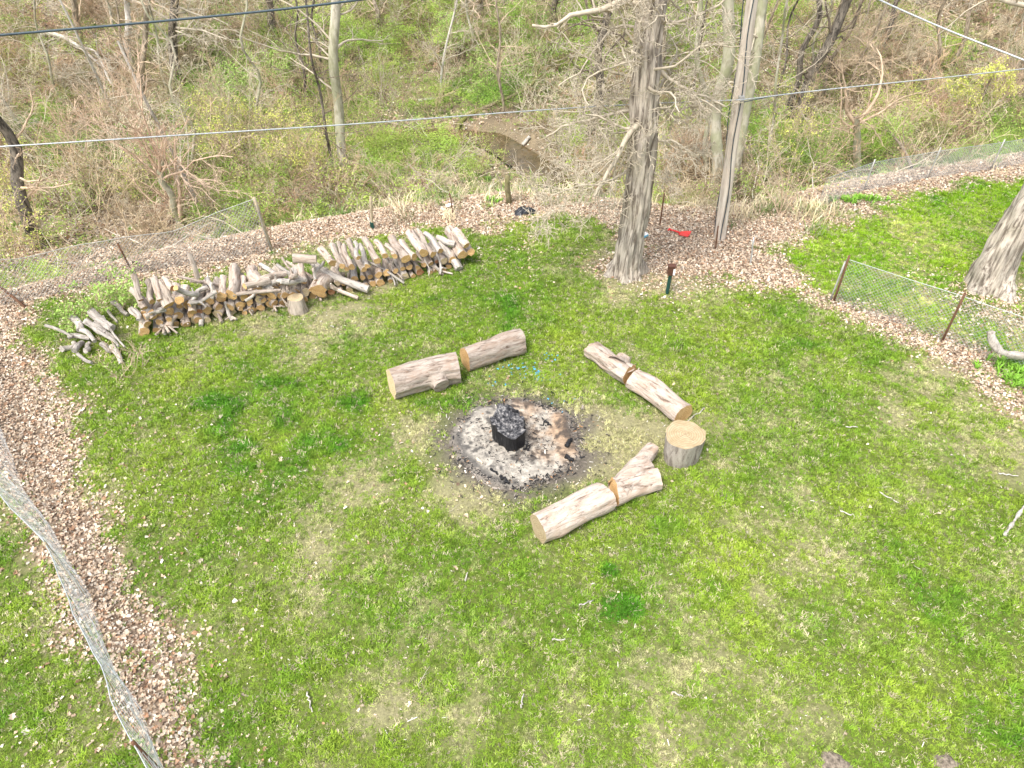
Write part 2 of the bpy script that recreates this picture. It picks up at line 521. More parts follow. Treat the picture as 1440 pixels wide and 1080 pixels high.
def dryness(x, y):
    """how straw-coloured the lawn is"""
    d = .40 + (N1.fbm(x, y, 3.2, 4) - .5) * 1.1 + (N3.fbm(x, y, .6, 3) - .5) * 1.0
    for px, py, r, a in ((510, 672, .42, .6), (575, 607, .32, .6), (430, 745, .5, .35), (660, 700, .5, .4), (840, 640, .5, .4), (900, 620, .5, .3), (800, 940, 1.2, .22), (620, 900, 1.2, .15), (640, 690, .5, .25),
                         (1130, 870, .8, .25), (1170, 1000, .6, .2), (330, 440, 1.0, .3), (450, 425, 1.2, .3), (830, 590, .7, .45), (690, 545, .5, .1), (1060, 560, 1., .2), (1300, 600, 1., .15),
                         (240, 690, 1.2, -.38), (200, 560, 1.2, -.3), (330, 560, 1.2, -.2), (1300, 950, 1.1, -.3), (1400, 760, 1.2, -.3), (858, 803, .13, -.8), (866, 856, .17, -1.0), (893, 858, .10, -.6),
                         (780, 470, 1.3, -.15), (1010, 470, 1.3, -.25), (640, 420, 1.2, -.1), (930, 400, .9, .5), (850, 395, .7, .4), (1130, 480, 1.0, -.2), (280, 1000, .9, -.3), (480, 600, .6, -.2)):
        d = d + a * gauss(x, y, px, py, r)
    return d

def grid_axis(segs):
    out = []
    for a, b, st in segs: out += list(np.arange(a, b, st))
    out.append(segs[-1][1])
    return np.array(out)

xs = grid_axis([(-300, -60, 24), (-60, -20, 1.5), (-20, 20, .17), (20, 60, 1.5), (60, 300, 24)])
ys = grid_axis([(-60, -10, 6), (-10, 1, 1.0), (1, 30, .17), (30, 50, .4), (50, 90, 2.5), (90, 600, 30)])
X, Y = np.meshgrid(xs, ys)
Z = terrain(X, np.minimum(Y, 400))
a, b, c, s = masks(X.ravel(), Y.ravel())
lawn = np.maximum.reduce([smooth(-.15, .35, a), smooth(-.3, .4, b), smooth(-.2, .4, c)])
dr = smooth(.25, .85, dryness(X.ravel(), Y.ravel()))
gcol = np.array([.12, .15, .03])[None] * (1 - dr[:, None]) + np.array([.27, .25, .13])[None] * dr[:, None]
n_ = N4.fbm(X.ravel(), Y.ravel(), .5, 3)
lit = np.array([.25, .185, .13])[None] * (.6 + .8 * n_[:, None])
wood = smooth(0, 1.5, s)
soil = np.array([.24, .19, .12])[None] * (.6 + .8 * n_[:, None])
gg = smooth(.45, .65, N1.fbm(X.ravel(), Y.ravel(), 4.2, 4))
soil = soil * (1 - .5 * gg[:, None]) + np.array([.17, .20, .07])[None] * .5 * gg[:, None]
far = lit * (1 - wood[:, None]) + soil * wood[:, None]
colr = far * (1 - lawn[:, None]) + gcol * lawn[:, None]
dp = pit_d(X.ravel(), Y.ravel())
k = smooth(1.75, 1.1, dp + (N3.fbm(X.ravel(), Y.ravel(), .4, 3) - .5) * .8)[:, None]
colr = colr * (1 - k) + np.array([.14, .12, .095])[None] * k
mb = MB()
ny, nx = X.shape
idx = np.arange(nx * ny).reshape(ny, nx)
q = np.stack([idx[:-1, :-1], idx[:-1, 1:], idx[1:, 1:], idx[1:, :-1]], -1).reshape(-1, 4)
mb.add(np.stack([X.ravel(), Y.ravel(), Z.ravel()], -1), q, col=np.concatenate([colr, np.ones((len(colr), 1))], 1))
tag(mb.build('ground', M['ground']), kind='structure')

# creek water
cp = np.array(CREEK, float)
t_ = np.linspace(0, len(cp) - 1, 200)
cx = np.interp(t_, range(len(cp)), cp[:, 0]); cy = np.interp(t_, range(len(cp)), cp[:, 1])
tx = np.gradient(cx); ty = np.gradient(cy); L_ = np.hypot(tx, ty); nxn, nyn = -ty / L_, tx / L_
mb = MB()
rows = []
wd_ = np.interp(cx, [-30, -5, -2.5, 2, 4, 60], [.3, .3, .65, .7, .5, .5])
for o_ in (-1., 0, 1.):
    rows.append(np.stack([cx + nxn * o_ * wd_, cy + nyn * o_ * wd_, np.full_like(cx, -1.27)], -1))
V = np.concatenate(rows); n = len(cx)
mb.add(V, np.concatenate([np.stack([np.arange(n - 1) + r * n, np.arange(1, n) + r * n, np.arange(1, n) + (r + 1) * n, np.arange(n - 1) + (r + 1) * n], -1) for r in (0, 1)]))
tag(mb.build('creek_water', M['water']), kind='structure')

# ------------------------------------------------------------------ scatter machinery
def scatter(name, meshes, P, rot, scl, tint, vi, label, cat):
    """one object of uncountable stuff: meshes instanced on points"""
    src = bpy.data.collections.new(name + '_kinds')
    for i, me in enumerate(meshes):
        src.objects.link(bpy.data.objects.new('%s_kind_%02d' % (name, i), me))
    me = bpy.data.meshes.new(name)
    n = len(P)
    me.vertices.add(n); me.vertices.foreach_set('co', np.asarray(P, np.float32).ravel())
    for nm, ty, arr, key in (('rot', 'FLOAT_VECTOR', rot, 'vector'), ('scl', 'FLOAT_VECTOR', scl, 'vector'), ('tint', 'FLOAT_COLOR', np.concatenate([tint, np.ones((n, 1))], 1), 'color'), ('vi', 'INT', vi, 'value')):
        at = me.attributes.new(nm, ty, 'POINT')
        at.data.foreach_set(key, np.asarray(arr, np.int32 if ty == 'INT' else np.float32).ravel())
    o = bpy.data.objects.new(name, me); COL.objects.link(o)
    ng = bpy.data.node_groups.new(name + '_nodes', 'GeometryNodeTree')
    ng.interface.new_socket('Geometry', in_out='INPUT', socket_type='NodeSocketGeometry')
    ng.interface.new_socket('Geometry', in_out='OUTPUT', socket_type='NodeSocketGeometry')
    gi = ng.nodes.new('NodeGroupInput'); go = ng.nodes.new('NodeGroupOutput')
    ip = ng.nodes.new('GeometryNodeInstanceOnPoints')
    ci = ng.nodes.new('GeometryNodeCollectionInfo')
    ci.inputs['Collection'].default_value = src
    ci.inputs['Separate Children'].default_value = True
    ci.inputs['Reset Children'].default_value = True
    def na(t, nm):
        a_ = ng.nodes.new('GeometryNodeInputNamedAttribute'); a_.data_type = t; a_.inputs['Name'].default_value = nm
        return a_.outputs[0]
    L = ng.links.new
    L(gi.outputs[0], ip.inputs['Points']); L(ci.outputs[0], ip.inputs['Instance'])
    ip.inputs['Pick Instance'].default_value = True
    L(na('INT', 'vi'), ip.inputs['Instance Index'])
    L(na('FLOAT_VECTOR', 'rot'), ip.inputs['Rotation'])
    L(na('FLOAT_VECTOR', 'scl'), ip.inputs['Scale'])
    L(ip.outputs[0], go.inputs[0])
    md = o.modifiers.new('scatter', 'NODES'); md.node_group = ng
    tag(o, label, cat, kind='stuff')
    return o

def rand_pts(rs, n, x0, x1, y0, y1):
    x = rs.uniform(x0, x1, n); y = rs.uniform(y0, y1, n)
    z = terrain(x, y)
    k = inview(x, y, z)
    return x[k], y[k], z[k]

# tuft meshes
def tuft_mesh(i, nb, ln, w, spread, mat, droop=.4):
    rs = np.random.RandomState(100 + i)
    mb = MB()
    for k in range(nb):
        az = rs.uniform(0, 2 * PI); tilt = rs.uniform(.15, 1) * spread
        L = ln * rs.uniform(.6, 1.15)
        b0 = np.array([rs.uniform(-1, 1), rs.uniform(-1, 1), 0]) * ln * .45
        d = np.array([math.cos(az) * math.sin(tilt), math.sin(az) * math.sin(tilt), math.cos(tilt)])
        t2 = min(1.5, tilt + droop * rs.uniform(.3, 1.4))
        d2 = np.array([math.cos(az) * math.sin(t2), math.sin(az) * math.sin(t2), math.cos(t2)])
        az2 = az + PI / 2 + rs.uniform(-.6, .6)
        sd = np.array([math.cos(az2), math.sin(az2), 0]) * w * .5
        p1 = b0 + d * L * .55; p2 = p1 + d2 * L * .45
        mb.add([b0 - sd, b0 + sd, p1 + sd * .8, p1 - sd * .8, p2], [(0, 1, 2, 3)], [(3, 2, 4)])
    return mb.mesh('tuft', mat, False)

TUFTS = [tuft_mesh(i, 9, .062, .0085, 1.2, M['blade'], .5) for i in range(8)]
BLADES_TALL = [tuft_mesh(30 + i, 16, .45, .018, .75, M['blade'], .7) for i in range(5)]
HERBS = [tuft_mesh(50 + i, 14, .16, .03, 1.2, M['blade'], .4) for i in range(5)]

def leaf_mesh(i):
    rs = np.random.RandomState(200 + i)
    mb = MB()
    L = 1.0; W = rs.uniform(.30, .46)
    ts = [0, .25, .5, .75, 1.0]
    ws = [.03, 1.0, .55, 1.05, .05] if i % 2 else [.03, .6, 1.1, .6, .05]
    cu = rs.uniform(-.5, .7); tw = rs.uniform(-.4, .4); cup = rs.uniform(.1, .75)
    V = []
    for t, w in zip(ts, ws):
        jag = rs.uniform(.75, 1.2, 2)
        zz = cu * (t - .5) ** 2 * 1.2 + .06
        for sgn, jj in ((-1, jag[0]), (0, 0), (1, jag[1])):
            V.append([(t - .5) * L + rs.uniform(-.04, .04), sgn * w * W * jj, zz + abs(sgn) * w * W * cup + sgn * tw * (t - .5) * .6])
    q = []
    for r in range(4):
        for c in range(2):
            a_ = r * 3 + c
            q.append((a_, a_ + 1, a_ + 4, a_ + 3))
    mb.add(V, q)
    return mb.mesh('leaf', M['leaf'], False)
LEAVES = [leaf_mesh(i) for i in range(8)]

def chip_mesh(i):
    rs = np.random.RandomState(300 + i); mb = MB()
    mb.box((0, 0, .15), (1, rs.uniform(.15, .5), rs.uniform(.1, .25)))
    v = mb.v[0]; v += rs.uniform(-.08, .08, v.shape)
    return mb.mesh('chip', M['chip'], False)
CHIPS = [chip_mesh(i) for i in range(5)]

rs = np.random.RandomState(11)
# lawn grass
x, y, z = rand_pts(rs, 620000, -17, 19, 2.6, 23)
a, b, c, s = masks(x, y)
inl = np.maximum.reduce([a, b, c])
dp = pit_d(x, y)
wob = (N3.fbm(x, y, .35, 3) - .5)
dry = dryness(x, y)
dens = smooth(-.65, .28, inl) ** 1.5 * smooth(1.0, 2.0, dp + wob * 1.6)
bare = smooth(.62, .9, N4.fbm(x, y, .8, 4) + .25 * (dry - .5))
for px, py, r in ((1175, 1072, .12), (1330, 1072, .10), (1400, 425, .9), (1420, 400, .6), (878, 388, .62), (930, 392, .5), (845, 376, .35), (985, 395, .4), (1440, 680, .3)):
    bare = np.maximum(bare, smooth(.35, .6, gauss(x, y, px, py, r)))
dens = dens * (1 - .9 * bare)
# thin grass far away (needs fewer, larger tufts)
k = rs.rand(len(x)) < dens
x, y, z, a, b, c, dry, dp = [q_[k] for q_ in (x, y, z, a, b, c, dry, dp)]
n = len(x)
d1 = dry + 1.1 * (N4.fbm(x, y, .13, 3) - .5) + rs.normal(0, .16, n) + .5 * smooth(2.2, 1.2, dp)
t1 = smooth(.38, .95, d1)[:, None]
hue = (N2.fbm(x, y, 1.1, 3) + rs.normal(0, .12, n))[:, None]
green = np.array([.135, .285, .020])[None] * (1 - hue) + np.array([.36, .465, .052])[None] * hue
dk = smooth(.2, -.35, dry)[:, None]
green = green * (1 - dk) + np.array([.085, .25, .012])[None] * dk
straw = np.array([.55, .53, .27])[None] * rs.uniform(.65, 1.25, (n, 1))
tint = green * (1 - t1) + straw * t1
dead = (rs.rand(n) < .10)[:, None]
tint = np.where(dead, np.array([.56, .49, .33])[None], tint)
tint = np.where((b > 0)[:, None] & ~dead, tint * np.array([1.1, 1.2, .7])[None], tint)
sz = rs.uniform(.7, 1.25, n) * (1 + .35 * dk[:, 0]) * (1 + .018 * y) * (1 - .25 * t1[:, 0]) * (.75 + .65 * smooth(.4, .68, N2.fbm(x + 5, y, .32, 3)))
scatter('lawn_grass', TUFTS, np.stack([x, y, z - .004], -1), np.stack([rs.uniform(-.2, .2, n), rs.uniform(-.2, .2, n), rs.uniform(0, 2 * PI, n)], -1),
        np.stack([sz, sz, sz * .8], -1), tint, rs.randint(0, len(TUFTS), n), 'patchy short green lawn grass with straw-coloured thatch', 'grass')

# dry leaves
def leaf_tint(n, rs):
    pal = np.array([[.66, .53, .40], [.74, .63, .50], [.54, .40, .28], [.43, .26, .16], [.61, .48, .34], [.22, .15, .10], [.80, .72, .60]])
    return pal[rs.choice(len(pal), n, p=[.25, .2, .17, .1, .13, .05, .10])] * rs.uniform(.85, 1.12, (n, 1))

xa, ya, za = rand_pts(rs, 1000000, -17, 20, 2.6, 22)
xb, yb_, zb = rand_pts(rs, 330000, -26, 30, 22, 46)
x, y, z = np.concatenate([xa, xb]), np.concatenate([ya, yb_]), np.concatenate([za, zb])
a, b, c, s = masks(x, y)
inl = np.maximum.reduce([a, b, c])
nlx = N4.fbm(x + 9, y, .45, 3)
border = smooth(.35 * (.3 + nlx), -.32, inl) * smooth(3.5, .5, s)
nl = N4.fbm(x, y, .9, 4)
dens = border * (.5 + .6 * nl)
wd = smooth(.4, 2.0, s) * (1 - .0)
wn_ = N2.fbm(x, y, 3.4, 4)
dens = np.maximum(dens, wd * (.10 + .85 * smooth(.40, .58, wn_)) * .6)
lawn_l = smooth(-.2, .4, inl) * (.002 + .09 * smooth(1.2, 0, inl) * nl + .012 * smooth(.5, .7, nl)) + .05 * (c > 0) * (.3 + nl)
left_lawn = smooth(3.4, .3, sdist(x, y, LAWN)) * (x < -3) * (y < 12) * .06 * (a > 0)
dens = np.maximum(dens, (lawn_l + left_lawn) * .6)
for px_, py_, r_g, a_g in ((935, 395, .6, .35), (990, 396, .4, .3), (845, 374, .4, .4), (905, 378, .4, .3), (1400, 428, .9, .35), (700, 345, .8, .15), (600, 690, 1., .03), (130, 420, .6, .2)):
    dens = np.maximum(dens, a_g * gauss(x, y, px_, py_, r_g))
dens = dens * (pdist(x, y, CREEK) > np.where(x < -4, .3, .6))
dens = np.where(pit_d(x, y) < 1.1, 0, dens)
k = rs.rand(len(x)) < dens
x, y, z, s = x[k], y[k], z[k], s[k]
n = len(x)
sz = rs.gamma(9, .0052, n).clip(.02, .095) * np.where(s > 2, 1.7, 1.0)
lift = rs.uniform(0, .025, n)
scatter('fallen_leaves', LEAVES, np.stack([x, y, z + lift], -1),
        np.stack([rs.normal(0, .45, n), rs.normal(0, .45, n), rs.uniform(0, 2 * PI, n)], -1), np.stack([sz] * 3, -1),
        leaf_tint(n, rs), rs.randint(0, len(LEAVES), n), 'dry tan and russet leaves drifted along the fences and over the woodland floor', 'leaves')

# wood chips and bits strewn on the lawn
x, y, z = rand_pts(rs, 60000, -14, 16, 2.6, 18)
a, b, c, s = masks(x, y)
dens = .75 * smooth(-.2, .5, a) * (.05 + .16 * smooth(.45, .7, N1.fbm(x, y, 1.4, 4)) + .55 * gauss(x, y, 480, 430, 1.1) + .5 * gauss(x, y, 330, 450, .9) + .22 * smooth(2.6, 1.2, pit_d(x, y)))
k = (rs.rand(len(x)) < dens) & (pit_d(x, y) > 1.0)
x, y, z = x[k], y[k], z[k]; n = len(x)
sl = rs.gamma(2.0, .011, n) + .01
pal = np.array([[.66, .60, .50], [.78, .74, .66], [.50, .42, .32]])
scatter('wood_chips', CHIPS, np.stack([x, y, z + .012], -1), np.stack([rs.normal(0, .2, n), rs.normal(0, .2, n), rs.uniform(0, 2 * PI, n)], -1),
        np.stack([sl, np.minimum(sl, .022), np.minimum(sl, .02)], -1), pal[rs.randint(0, 3, n)], rs.randint(0, len(CHIPS), n), 'small pale wood chips strewn over the lawn', 'wood chips')

# blue flecks beside the fire pit
n = 70
ctr = [(738, 519, .22), (725, 517, .12), (770, 500, .1), (757, 533, .15), (748, 527, .2), (800, 565, .3), (692, 538, .2), (775, 508, .25)]
P = []
for i in range(n):
    cx_, cy_, r_ = ctr[int(rs.choice(len(ctr), p=[.3, .12, .12, .12, .16, .06, .04, .08]))]
    g = G(cx_, cy_); P.append((g[0] + rs.normal(0, r_), g[1] + rs.normal(0, r_ * .7)))
P = np.array(P); z = terrain(P[:, 0], P[:, 1])
sl = rs.uniform(.02, .05, n)
scatter('blue_flecks', CHIPS, np.stack([P[:, 0], P[:, 1], z + .03], -1), np.stack([rs.normal(0, .2, n), rs.normal(0, .2, n), rs.uniform(0, 2 * PI, n)], -1),
        np.stack([sl, sl * 1.5, sl * .3], -1), np.tile(np.array([[.08, .34, .52]]), (n, 1)), rs.randint(0, len(CHIPS), n), 'scraps of bright blue tarp scattered in the grass above the fire pit', 'scraps')

# ------------------------------------------------------------------ growing branches
def grow(rs, P, D, L, R0, n, tort, trop, taper=.25):
    B = len(P); pts = np.empty((B, n + 1, 3)); pts[:, 0] = P
    d = D / (np.linalg.norm(D, axis=1, keepdims=True) + 1e-9)
    for i in range(n):
        d = d + rs.normal(0, tort, (B, 3)); d[:, 2] += trop
        d /= np.linalg.norm(d, axis=1, keepdims=True)
        pts[:, i + 1] = pts[:, i] + d * (L / n)[:, None]
    rad = R0[:, None] * (1 - (1 - taper) * np.linspace(0, 1, n + 1)[None])
    return pts, rad

def spawn(rs, pts, rad, L, k, t0, t1, ang, lr, rr):
    B, n, _ = pts.shape
    pi = np.repeat(np.arange(B), k)
    t = rs.uniform(t0, t1, len(pi)) * (n - 1)
    i0 = np.minimum(t.astype(int), n - 2); f = (t - i0)[:, None]
    P = pts[pi, i0] * (1 - f) + pts[pi, i0 + 1] * f
    tn = pts[pi, i0 + 1] - pts[pi, i0]; tn /= np.linalg.norm(tn, axis=1, keepdims=True) + 1e-9
    rv = rs.normal(0, 1, (len(pi), 3)); rv -= (rv * tn).sum(1, keepdims=True) * tn; rv /= np.linalg.norm(rv, axis=1, keepdims=True)
    a_ = rs.normal(ang, .25, len(pi))[:, None]
    D = tn * np.cos(a_) + rv * np.sin(a_)
    Lc = L[pi] * lr * rs.uniform(.5, 1.2, len(pi)) * (1.15 - .5 * t / (n - 1))
    Rc = (rad[pi, i0] * (1 - f[:, 0]) + rad[pi, i0 + 1] * f[:, 0]) * rr * rs.uniform(.7, 1.1, len(pi))
    return P, D, Lc, Rc

def bush(mb, rs, stems, L0, R0, kids, tort=.22, trop=.05, spread=.6, base=(0, 0, 0), br=.15, rmin=.003):
    """many-stemmed twiggy growth; returns twig tips"""
    P = np.zeros((stems, 3)) + np.array(base); P[:, :2] += rs.normal(0, br, (stems, 2))
    az = rs.uniform(0, 2 * PI, stems); tl = np.abs(rs.normal(0, spread, stems))
    D = np.stack([np.cos(az) * np.sin(tl), np.sin(az) * np.sin(tl), np.cos(tl)], -1)
    L = L0 * rs.uniform(.6, 1.15, stems); Rr = R0 * rs.uniform(.6, 1.1, stems)
    pts, rad = grow(rs, P, D, L, Rr, 6, tort * .6, trop)
    mb.tubes(pts, np.maximum(rad, rmin), 4)
    tips = []
    for lv, (k, ang, lr) in enumerate(kids):
        P, D, L, Rr = spawn(rs, pts, rad, L, k, .2, 1.0, ang, lr, .6)
        pts, rad = grow(rs, P, D, L, Rr, 4, tort, trop, .35)
        mb.tubes(pts, np.maximum(rad, rmin), 3)
        tips.append(pts[:, 1:].reshape(-1, 3))
    return np.concatenate(tips)

def specks(mb, rs, pts, n, size, jit=.04):
    p = pts[rs.randint(0, len(pts), n)] + rs.normal(0, jit, (n, 3))
    u = rs.normal(0, 1, (n, 3)); u /= np.linalg.norm(u, axis=1, keepdims=True)
    v = rs.normal(0, 1, (n, 3)); v -= (v * u).sum(1, keepdims=True) * u; v /= np.linalg.norm(v, axis=1, keepdims=True)
    s_ = (size * rs.uniform(.6, 1.3, n))[:, None]
    V = np.stack([p - u * s_, p + v * s_ * .5, p + u * s_, p - v * s_ * .5], 1).reshape(-1, 3)
    mb.add(V, np.arange(n * 4).reshape(n, 4))

# ------------------------------------------------------------------ undergrowth (uncountable tangle)
BRUSH = []
for i in range(7):
    r_ = np.random.RandomState(400 + i); mb = MB()
    bush(mb, r_, 5 + i % 3, 1.3, .012, [(5, .7, .55), (4, .8, .55)], .25, .02, .75, rmin=.0055)
    BRUSH.append(mb.mesh('brush', M['twig_i'], True))
LEAFY = []
for i in range(7):
    r_ = np.random.RandomState(450 + i); mb = MB()
    t_ = bush(mb, r_, 6, 1.0, .009, [(4, .8, .6), (3, .9, .5)], .25, .02, .8, rmin=.004)
    mb2 = MB(); specks(mb2, r_, t_, 760, .024, .08)
    LEAFY.append(mb2.mesh('leafy', M['bud_i'], False))
rs = np.random.RandomState(21)
x, y, z = rand_pts(rs, 15000, -30, 32, 13, 50)
a, b, c, s = masks(x, y)
wn_ = N1.fbm(x, y, 3.0, 4)
dens = smooth(1.0, 2.4, s) * (.03 + .50 * smooth(.46, .58, wn_)) * (pdist(x, y, CREEK) > np.where((x > -3.5) & (x < 3), 1.0, .4))
dens = dens * (1 - .85 * np.exp(-((x + 9) ** 2 / 8 + (y - 17.5) ** 2 / 3)))
dens = dens * (1 - .9 * np.exp(-((x + .6) ** 2 / 5 + (y - 21.5) ** 2 / 5)))
k = rs.rand(len(x)) < dens
x, y, z = x[k], y[k], z[k]; n = len(x)
print('brush', n)
pal = np.array([[.44, .34, .21], [.56, .46, .31], [.27, .20, .12], [.50, .33, .22], [.62, .54, .40]])
sz = rs.uniform(.45, 1.15, n)
scatter('brush', BRUSH, np.stack([x, y, z - .03], -1), np.stack([rs.normal(0, .2, n), rs.normal(0, .2, n), rs.uniform(0, 2 * PI, n)], -1),
        np.stack([sz * 1.1, sz * 1.1, sz * .8], -1), pal[rs.randint(0, 5, n)], rs.randint(0, len(BRUSH), n), 'leafless tan brush tangled over the woodland floor behind the fence', 'brush')
# budding green shrubs
x, y, z = rand_pts(rs, 14000, -30, 32, 13, 50)
a, b, c, s = masks(x, y)
gn = N2.fbm(x + 40, y, 3.6, 4)
green_amt = smooth(.45, .62, gn) + 1.2 * np.exp(-((x + 7) ** 2 / 14 + (y - 21) ** 2 / 12)) + .8 * np.exp(-((x + 8.5) ** 2 / 12 + (y - 28) ** 2 / 10))
for px_, py_, r_g in ((380, 130, 1.5), (300, 130, 1.), (400, 210, 2.), (330, 250, 1.6), (640, 60, 2.), (720, 110, 1.6), (700, 140, 1.2), (560, 30, 1.5), (60, 70, 1.5), (40, 250, 1.5), (60, 320, 1.), (1120, 240, 1.3), (1230, 215, 1.3), (1000, 60, 2.), (1100, 30, 2.), (850, 30, 2.), (470, 60, 2.)):
    g_ = T(px_, py_); green_amt = green_amt + .9 * np.exp(-((x - g_[0]) ** 2 + (y - g_[1]) ** 2) / (2 * r_g ** 2))
dens = smooth(.9, 2.2, s) * np.clip(green_amt, 0, 1.4) * .40 * (.35 + 1.1 * smooth(.42, .56, N4.fbm(x, y, 1.6, 3))) * (pdist(x, y, CREEK) > np.where((x > -3.5) & (x < 3), 1.2, .4))
dens = dens * (1 - .85 * np.exp(-((x + 9) ** 2 / 8 + (y - 17.5) ** 2 / 3))) * (1 - .9 * np.exp(-((x + .6) ** 2 / 5 + (y - 21.5) ** 2 / 4)))
k = rs.rand(len(x)) < dens
x, y, z = x[k], y[k], z[k]; n = len(x)
print('leafy', n)
hue = N3.fbm(x, y, 5, 3)[:, None] + .12 + rs.normal(0, .14, (n, 1))
tint = np.array([.20, .42, .07])[None] * (1 - hue) + np.array([.50, .60, .13])[None] * hue
sz = rs.uniform(.5, 1.3, n)
scatter('budding_undergrowth', LEAFY, np.stack([x, y, z], -1), np.stack([rs.normal(0, .2, n), rs.normal(0, .2, n), rs.uniform(0, 2 * PI, n)], -1),
        np.stack([sz * 1.2, sz * 1.2, sz * .8], -1), tint, rs.randint(0, len(LEAFY), n), 'fresh yellow-green buds of the low undergrowth in the woods', 'undergrowth')
# tall arching brush
TALL = []
for i in range(6):
    r_ = np.random.RandomState(480 + i); mb = MB()
    bush(mb, r_, 6, 2.6, .018, [(6, .6, .5), (4, .7, .5)], .17, .0, .6, br=.25, rmin=.006)
    TALL.append(mb.mesh('tall_brush', M['twig_i'], True))
x, y, z = rand_pts(rs, 3400, -30, 32, 15, 50)
a, b, c, s = masks(x, y)
dens = smooth(1.2, 2.6, s) * .14 * (pdist(x, y, CREEK) > np.where((x > -3.5) & (x < 3), 1.2, .4))
dens = dens * (1 - .9 * np.exp(-((x + 9) ** 2 / 8 + (y - 17.5) ** 2 / 3))) * (1 - .95 * np.exp(-((x + .6) ** 2 / 6 + (y - 21.5) ** 2 / 8)))
k = rs.rand(len(x)) < dens
x, y, z = x[k], y[k], z[k]; n = len(x)
print('tall', n)
pal = np.array([[.54, .44, .29], [.44, .34, .21], [.54, .38, .25], [.60, .53, .38]])
sz = rs.uniform(.6, 1.1, n)
scatter('tall_brush', TALL, np.stack([x, y, z - .03], -1), np.stack([rs.normal(0, .25, n), rs.normal(0, .25, n), rs.uniform(0, 2 * PI, n)], -1),
        np.stack([sz] * 3, -1), pal[rs.randint(0, 4, n)], rs.randint(0, len(TALL), n), 'tall arching leafless brush crowding the slope behind the creek', 'brush')
# herbs and woodland grass
x, y, z = rand_pts(rs, 90000, -30, 32, 12, 48)
a, b, c, s = masks(x, y)
gn = N3.fbm(x, y, 2.6, 4)
dens = smooth(.5, 1.8, s) * (.05 + .6 * smooth(.46, .62, gn)) * (pdist(x, y, CREEK) > .9)
dens = np.maximum(dens, .35 * np.exp(-((x + .6) ** 2 / 5 + (y - 21.5) ** 2 / 4)))
k = rs.rand(len(x)) < dens
x, y, z = x[k], y[k], z[k]; n = len(x)
print('herbs', n)
hue = rs.rand(n, 1)
tint = np.array([.17, .33, .06])[None] * (1 - hue) + np.array([.46, .52, .18])[None] * hue
tint = np.where(rs.rand(n, 1) < .3, np.array([.66, .57, .40])[None], tint)
sz = rs.uniform(.5, 1.3, n)
scatter('woodland_herbs', HERBS, np.stack([x, y, z], -1), np.stack([rs.normal(0, .2, n), rs.normal(0, .2, n), rs.uniform(0, 2 * PI, n)], -1),
        np.stack([sz] * 3, -1), tint, rs.randint(0, len(HERBS), n), 'low green herbs and weeds on the woodland floor', 'weeds')
# dry tall grass along creek and behind the fence
PP = []
for px, py, rx, ry, m_ in ((655, 275, 1.6, .6, 90), (600, 285, 1.2, .5, 50), (590, 235, 2.0, 1.2, 60), (770, 275, .9, .5, 30), (1060, 280, 1.2, .6, 60), (1100, 300, .8, .4, 30), (1130, 305, .8, .4, 30),
                           (1370, 215, 2.4, .7, 120), (1430, 200, 1.5, .6, 60), (1310, 235, 1.0, .4, 25), (950, 290, 1.5, .5, 30), (280, 260, 2., 1., 30), (1350, 60, 3, 2, 90), (1400, 90, 3, 2, 60)):
    g = T(px, py)
    PP.append(np.stack([g[0] + rs.normal(0, rx, m_), g[1] + rs.normal(0, ry, m_)], -1))
P = np.concatenate(PP); z = terrain(P[:, 0], P[:, 1]); n = len(P)
tint = np.array([.75, .66, .45])[None] * rs.uniform(.7, 1.2, (n, 1))
tint = np.where(rs.rand(n, 1) < .3, np.array([.22, .32, .10])[None], tint)
sz = rs.uniform(.5, 1.25, n)
scatter('dry_tall_grass', BLADES_TALL, np.stack([P[:, 0], P[:, 1], z], -1), np.stack([rs.normal(0, .15, n), rs.normal(0, .15, n), rs.uniform(0, 2 * PI, n)], -1),
        np.stack([sz] * 3, -1), tint, rs.randint(0, len(BLADES_TALL), n), 'pale dry tall grass on the creek bank', 'grass')
# fallen twigs
TW = []
for i in range(5):
    r_ = np.random.RandomState(500 + i); mb = MB()
    P0 = np.array([[0, 0, .0]]); D0 = np.array([[1., 0, .05]])
    pts, rad = grow(r_, P0, D0, np.array([1.]), np.array([.011]), 6, .22, 0)
    mb.tubes(pts, rad, 4)
    P1, D1, L1, R1 = spawn(r_, pts, rad, np.array([1.]), 4, .2, .9, .6, .4, .7)
    D1[:, 2] *= .2
    p2, r2 = grow(r_, P1, D1, L1, R1, 3, .2, 0); mb.tubes(p2, r2, 3)
    TW.append(mb.mesh('twig', M['twig_i']))
x, y, z = rand_pts(rs, 7000, -28, 30, 3, 45)
a, b, c, s = masks(x, y)
inl = np.maximum.reduce([a, b, c])
k = rs.rand(len(x)) < np.where(s > .8, .7, np.where(inl > 0, .12, .3)); k &= pit_d(x, y) > 1.2
x, y, z, s = x[k], y[k], z[k], s[k]; n = len(x)
sz = np.where(s > .8, rs.uniform(.5, 1.9, n), rs.uniform(.12, .35, n))
pal = np.array([[.48, .41, .31], [.34, .28, .20], [.60, .54, .45]])
scatter('fallen_twigs', TW, np.stack([x, y, z + .03], -1), np.stack([rs.normal(0, .12, n), rs.normal(0, .1, n), rs.uniform(0, 2 * PI, n)], -1),
        np.stack([sz] * 3, -1), pal[rs.randint(0, 3, n)], rs.randint(0, len(TW), n), 'dead twigs and sticks lying about', 'twigs')

